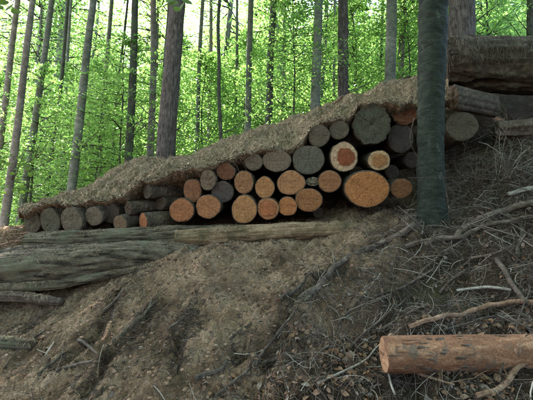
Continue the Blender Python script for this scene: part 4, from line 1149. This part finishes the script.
for k, (pts, Y, w0, w1, mat, lab) in enumerate(TR):
    P = np.array([at(a, b, Y) for a, b in pts])
    P = P[np.argsort(P[:, 2])]
    g = float(H([P[0, 0]], [P[0, 1]])[0])
    d = (P[1] - P[0]) / np.linalg.norm(P[1] - P[0])
    s0 = P[0] + d * ((g - 0.4) - P[0, 2]) / d[2] if P[0, 2] > g - 0.4 else P[0]
    top = P[-1]
    dt = (P[-1] - P[-2]) / np.linalg.norm(P[-1] - P[-2]); dt = dt * 0.5 + np.array([0, 0, 0.5]); dt /= np.linalg.norm(dt)
    ext = [top + dt * q for q in (2.5, 5.5, 9)]
    chain = [s0] + [p for p in P if p[2] > s0[2] + 0.2] + ext
    chain = np.array(chain)
    wpx = np.interp(np.linspace(0, 1, len(chain) - 3), [0, 1], [w0, w1])
    rad = np.r_[wpx * 0.5 * Y / F, np.array([0.85, 0.6, 0.2]) * w1 * 0.5 * Y / F]
    base = chain[0].copy()
    o = empty('pine_tree' if mat == 'pine' else 'beech_tree', base, lab, 'tree', 'tall trees behind the log stack')
    V, Q = tube(chain - base, rad, 40 if w0 > 15 else 20, 0.05 if mat == 'pine' else 0.035, 2.5, k, 0.06 if w0 > 15 else 0.12)
    put('trunk', mesh_np('trunk', V, Q), M[mat], o)
    fm, lm = TAL[k % 3]
    c = put('crown', fm, None, o); c['kind'] = 'stuff'
    sc = random.uniform(0.75, 1.0)
    c.scale = (sc, sc, 0.8)
    c.location = (chain[-2] - base)[0], (chain[-2] - base)[1], 2.5 + (chain[-4] - base)[2] - 5.5
    c.rotation_euler.z = random.uniform(0, 6.28)
    l = put('limbs', lm, None, o); l['kind'] = 'stuff'; l.scale = c.scale; l.location = c.location; l.rotation_euler = c.rotation_euler
    # a few dead side limbs on the lower stem
    r_ = np.random.default_rng(k + 50)
    for s in range(r_.integers(1, 4)):
        q = chain[1] * (1 - (t_ := r_.uniform(0.2, 1))) + chain[min(2, len(chain) - 1)] * t_
        dd = np.array([r_.choice([-1, 1]) * r_.uniform(0.5, 1), r_.uniform(-0.4, 0.4), r_.uniform(0.2, 0.9)])
        qq = [q - base]
        for z in range(5):
            dd = dd + r_.normal(size=3) * 0.15; qq.append(qq[-1] + dd / np.linalg.norm(dd) * r_.uniform(0.15, 0.35))
        V, Q = tube(np.array(qq), np.linspace(0.018, 0.004, 6), 6, 0.1, 5, s)
        put('limb', mesh_np('limb', V, Q), M['dark_trunk'], o)

# foreground green trunk standing before the stack
Yg = 4.5
chain = np.array([at(430.5, 216, Yg) - [0, 0, 0.5], at(430.5, 216, Yg), at(430.8, 200, Yg), at(430.8, 160, Yg), at(431, 100, Yg), at(432.2, 50, Yg), at(433.2, 0, Yg), at(434, -80, Yg)])
chain = np.vstack([chain, chain[-1] + [0, 0.1, 3], chain[-1] + [0.1, 0.3, 7], chain[-1] + [0.2, 0.5, 12]])
base = chain[0].copy()
o = empty('beech_tree', base, 'nearest tree, smooth dark green trunk standing in front of the log stack', 'tree')
def near_trunk(chain, rad, n=96, sub=0.018):
    V, Q = tube(chain, rad, n, 0.0, 1, 1, sub)
    m = len(V) // n
    th = np.tile(np.linspace(0, 2 * np.pi, n, endpoint=False), m)
    z = V[:, 2]
    ax_ = V.reshape(m, n, 3).mean(1).repeat(n, 0)
    # horizontal folds as on old beech stems
    fold = 0.010 * fbm(np.cos(th) * 1.1, np.sin(th) * 1.1, z * 9, 5, 3) + 0.008 * np.maximum(0, noise(np.cos(th) * 1.8 + 3, np.sin(th) * 1.8, z * 5, 8)) ** 2 * np.sin(z * 45 + 3 * np.sin(th * 2)) * 2 + 0.008 * noise(np.cos(th), np.sin(th), z * 1.3, 15)
    fold = fold + 0.035 * np.exp(-np.maximum(z - 0.42, 0) / 0.10) * (0.6 + 0.6 * np.cos(th * 5 + 1.0))
    D = V - ax_; D /= np.linalg.norm(D, axis=1)[:, None] + 1e-9
    return mesh_np('trunk', V + D * fold[:, None], Q)
rg = 13.6 * Yg / F
rad = np.array([15, 14.2, 13.4, 13.2, 13.3, 14.2, 15.2, 15, 14, 11, 4]) * Yg / F
put('trunk', near_trunk(chain - base, rad), M['green_trunk'], o)
fm, lm = TAL[1]
for nm, me in (('crown', fm), ('limbs', lm)):
    c = put(nm, me, None, o); c['kind'] = 'stuff'; c.location = (0, 0, 1.5); c.scale = (1.25, 1.25, 1.0)

# understory of young beeches, row behind row
def copy_tree(root):
    r = root.copy(); COL.objects.link(r)
    for ch in root.children:
        c = ch.copy(); COL.objects.link(c); c.parent = r
    return r
protos = []
for s in range(4):
    p = empty('young_beech', (0, 0, 0), 'young beech with layered bright green leaves in the wood behind the stack', 'tree', 'young beeches filling the wood')
    put('trunk', young_trunk[s % 3], None, p)
    put('foliage', UND[s][0], None, p)['kind'] = 'stuff'
    put('limbs', UND[s][1], None, p)['kind'] = 'stuff'
    protos.append(p)
used = set()
spots = []
r_ = np.random.default_rng(77)
for Y, nn, sc in ((10.5, 5, 0.75), (13, 7, 0.85), (16.5, 9, 1.0), (20.5, 11, 1.2), (25, 12, 1.5), (31, 13, 1.9), (39, 14, 2.4), (50, 15, 3.2), (66, 16, 4.4)):
    for k in range(nn):
        u = -0.86 + 1.72 * (k + r_.uniform(0.15, 0.85)) / nn
        spots.append((u * Y, Y + r_.uniform(-1.2, 1.2) * Y / 15, sc * r_.uniform(0.85, 1.15)))
for k, (x, y, sc) in enumerate(spots):
    i = k % 4
    o = protos[i] if i not in used else copy_tree(protos[i]); used.add(i)
    if y > 27: o['label'] = 'pale hazy crown of a young beech in the farthest rows of the wood'; o['group'] = 'young beeches in the farthest rows'
    elif y > 15: o['label'] = 'leafy young beech standing in the middle rows of the wood'; o['group'] = 'young beeches in the middle rows'
    else: o['label'] = 'young beech with layered bright leaves close behind the log stack'; o['group'] = 'young beeches close behind the stack'
    o.location = (x, y, float(H([x], [y])[0]))
    o.scale = (sc, sc, sc)
    o.rotation_euler = (0, 0, r_.uniform(0, 6.28))
# unseen trees beside and behind the viewer, added so their crowns shade the bank
mat_t = mesh = None
tm = trunk_mesh(np.array([[0, 0, -0.5], [0.05, 0, 4], [0, 0.1, 9], [0.1, 0, 15]]), [0.2, 0.17, 0.13, 0.05], 16, 0.03, 2, 3, 0.3); tm.materials.append(M['beech'])
big = empty('beech_tree', (0, 0, 0), 'unseen tall grey beech, its high crown added to shade the bank', 'tree', 'unseen tall beeches added to shade the bank')
put('trunk', tm, None, big); put('crown', TAL[0][0], None, big)['kind'] = 'stuff'; put('limbs', TAL[0][1], None, big)['kind'] = 'stuff'
first = True
for x, y in [(-6, 0.5), (6, 1.5), (-3.2, -4), (3, -3.5), (0, -7), (-7.5, 6.5), (7.5, 6), (-9, -4), (9, -3), (-6.5, -9), (6, -9), (-2, -2.2), (2.5, -2.0), (-5, -2.5), (5.2, -5), (0, -4.4), (-3, -7), (3.2, -7), (-9.5, -7), (9.5, -7), (0, -11), (-4, -12), (4.5, -12), (11, 2), (-11, 2)]:
    o = big if first else copy_tree(big); first = False
    o.location = (x, y, float(H([x], [y])[0]))
    o.rotation_euler = (0, 0, r_.uniform(0, 6.28)); s = r_.uniform(0.9, 1.1); o.scale = (s, s, s)
# tall beeches further back: trunks among the young ones
tb = 0
for Y, nn in ((17, 4), (24, 8), (29, 12), (36, 14), (46, 16)):
    for k in range(nn):
        u = -0.8 + 1.6 * (k + r_.uniform(0.1, 0.9)) / nn
        o = copy_tree(big); x, y = u * Y, Y + r_.uniform(-1.5, 1.5)
        o['label'] = 'slender tall beech far back in the wood behind the stack'
        o['group'] = 'slender beeches far back in the wood'
        o.location = (x, y, float(H([x], [y])[0])); s = r_.uniform(0.8, 1.0) * (0.9 if y < 22 else 1.55 if y < 40 else 1.9)
        o.rotation_euler = (R(r_.normal() * 2), R(r_.normal() * 2.5), r_.uniform(0, 6.28)); o.scale = (s, s, s * 1.05)

# near leaves dipping in at the top edge
def near_spray(pts, Y, lab, leaves, seed):
    r_ = np.random.default_rng(seed)
    P = np.array([at(a, b, Y) for a, b in pts]); base = P[0].copy()
    o = empty('beech_twig', base, lab, 'branch', 'leafy twigs dipping into the top edge')
    V, Q = tube(P - base, np.linspace(0.006, 0.002, len(P)), 6, 0, 1, 0, 0.03)
    put('stem', mesh_np('stem', V, Q), M['dark_trunk'], o)
    for (a, b, ang, s) in leaves:
        c = at(a, b, Y + r_.uniform(-0.08, 0.08)) - base
        N = np.array([r_.normal() * 0.35, -0.85, 0.45]); N /= np.linalg.norm(N)
        T = np.array([math.cos(ang), 0.25, math.sin(ang)]); T -= T.dot(N) * N; T /= np.linalg.norm(T)
        V, Fc = leaf_geo(c[None], N[None], T[None], np.array([s * Y / F]), 0.12, 0.75)
        put('leaf', mesh_np('leaf', V, Fc), M['leaf_near'], o)
near_spray([(-40, -60), (-10, -20), (8, 4)], 2.6, 'dark leafy twig hanging into the top left corner', [(2, 3, 0.3, 15), (10, 8, -0.6, 16), (16, 12, -0.9, 13), (-2, 8, -0.5, 14), (5, -3, 0.2, 14)], 1)
near_spray([(196, -70), (186, -25), (178, 4)], 2.8, 'bright leafy twig hanging at the top edge before the pine', [(174, 4, 2.6, 13), (182, 5, -1.2, 13), (177, 9, -2.0, 11), (187, 2, -0.5, 12), (170, 1, 2.9, 11), (184, -4, 0.3, 12)], 2)

r_ = np.random.default_rng(5)
lv = []
for k in range(60):
    a = r_.uniform(-30, 38); lv.append((a, 158 + a * 0.35 + r_.normal() * 6, r_.uniform(-0.5, 0.3), r_.uniform(4, 6.5)))
near_spray([(-90, 150), (-40, 150), (0, 160), (36, 172)], 6.2, 'bright level leafy branch reaching in at the left edge', lv, 3)
lv = []
for k in range(34):
    a = r_.uniform(-30, 26); lv.append((a, 185 + a * 0.2 + r_.normal() * 4, r_.uniform(-0.5, 0.3), r_.uniform(4, 6)))
near_spray([(-90, 186), (-40, 180), (0, 184), (24, 190)], 6.6, 'lower small leafy branch reaching in at the left edge', lv, 4)


# broken wood sticking out of the cover along its ridge
for pts, w, lab in [([(336, 103), (341, 97), (349, 98)], 0.030, 'snapped pale stub poking out of the ridge above the small grey log'),
                    ([(318, 113), (325, 108), (333, 108)], 0.028, 'flat dark stub on the ridge above the blue-grey log'),
                    ([(380, 88), (387, 82), (393, 82)], 0.022, 'short broken stick on the ridge left of the green trunk'),
                    ([(140, 165), (150, 159), (162, 158)], 0.022, 'low stick on the ridge left of the big pine'),
                    ([(398, 82), (408, 76), (416, 79)], 0.018, 'thin bent stick on the ridge touching the green trunk')]:
    P = np.array([at(a, b, 6.25 + 0.1 * k) for k, (a, b) in enumerate(pts)]); base = P[0].copy()
    V, Q = tube(P - base, np.array([w, w * 0.9, w * 0.45]), 14, 0.2, 18, int(pts[0][0]), 0.015, groove=0.2)
    tag(put('broken_branch', mesh_np('broken_branch', V, Q), M['orange_wood' if w > 0.029 else 'grey_wood'], loc=base), lab, 'branch', 'broken sticks on the ridge of the cover')
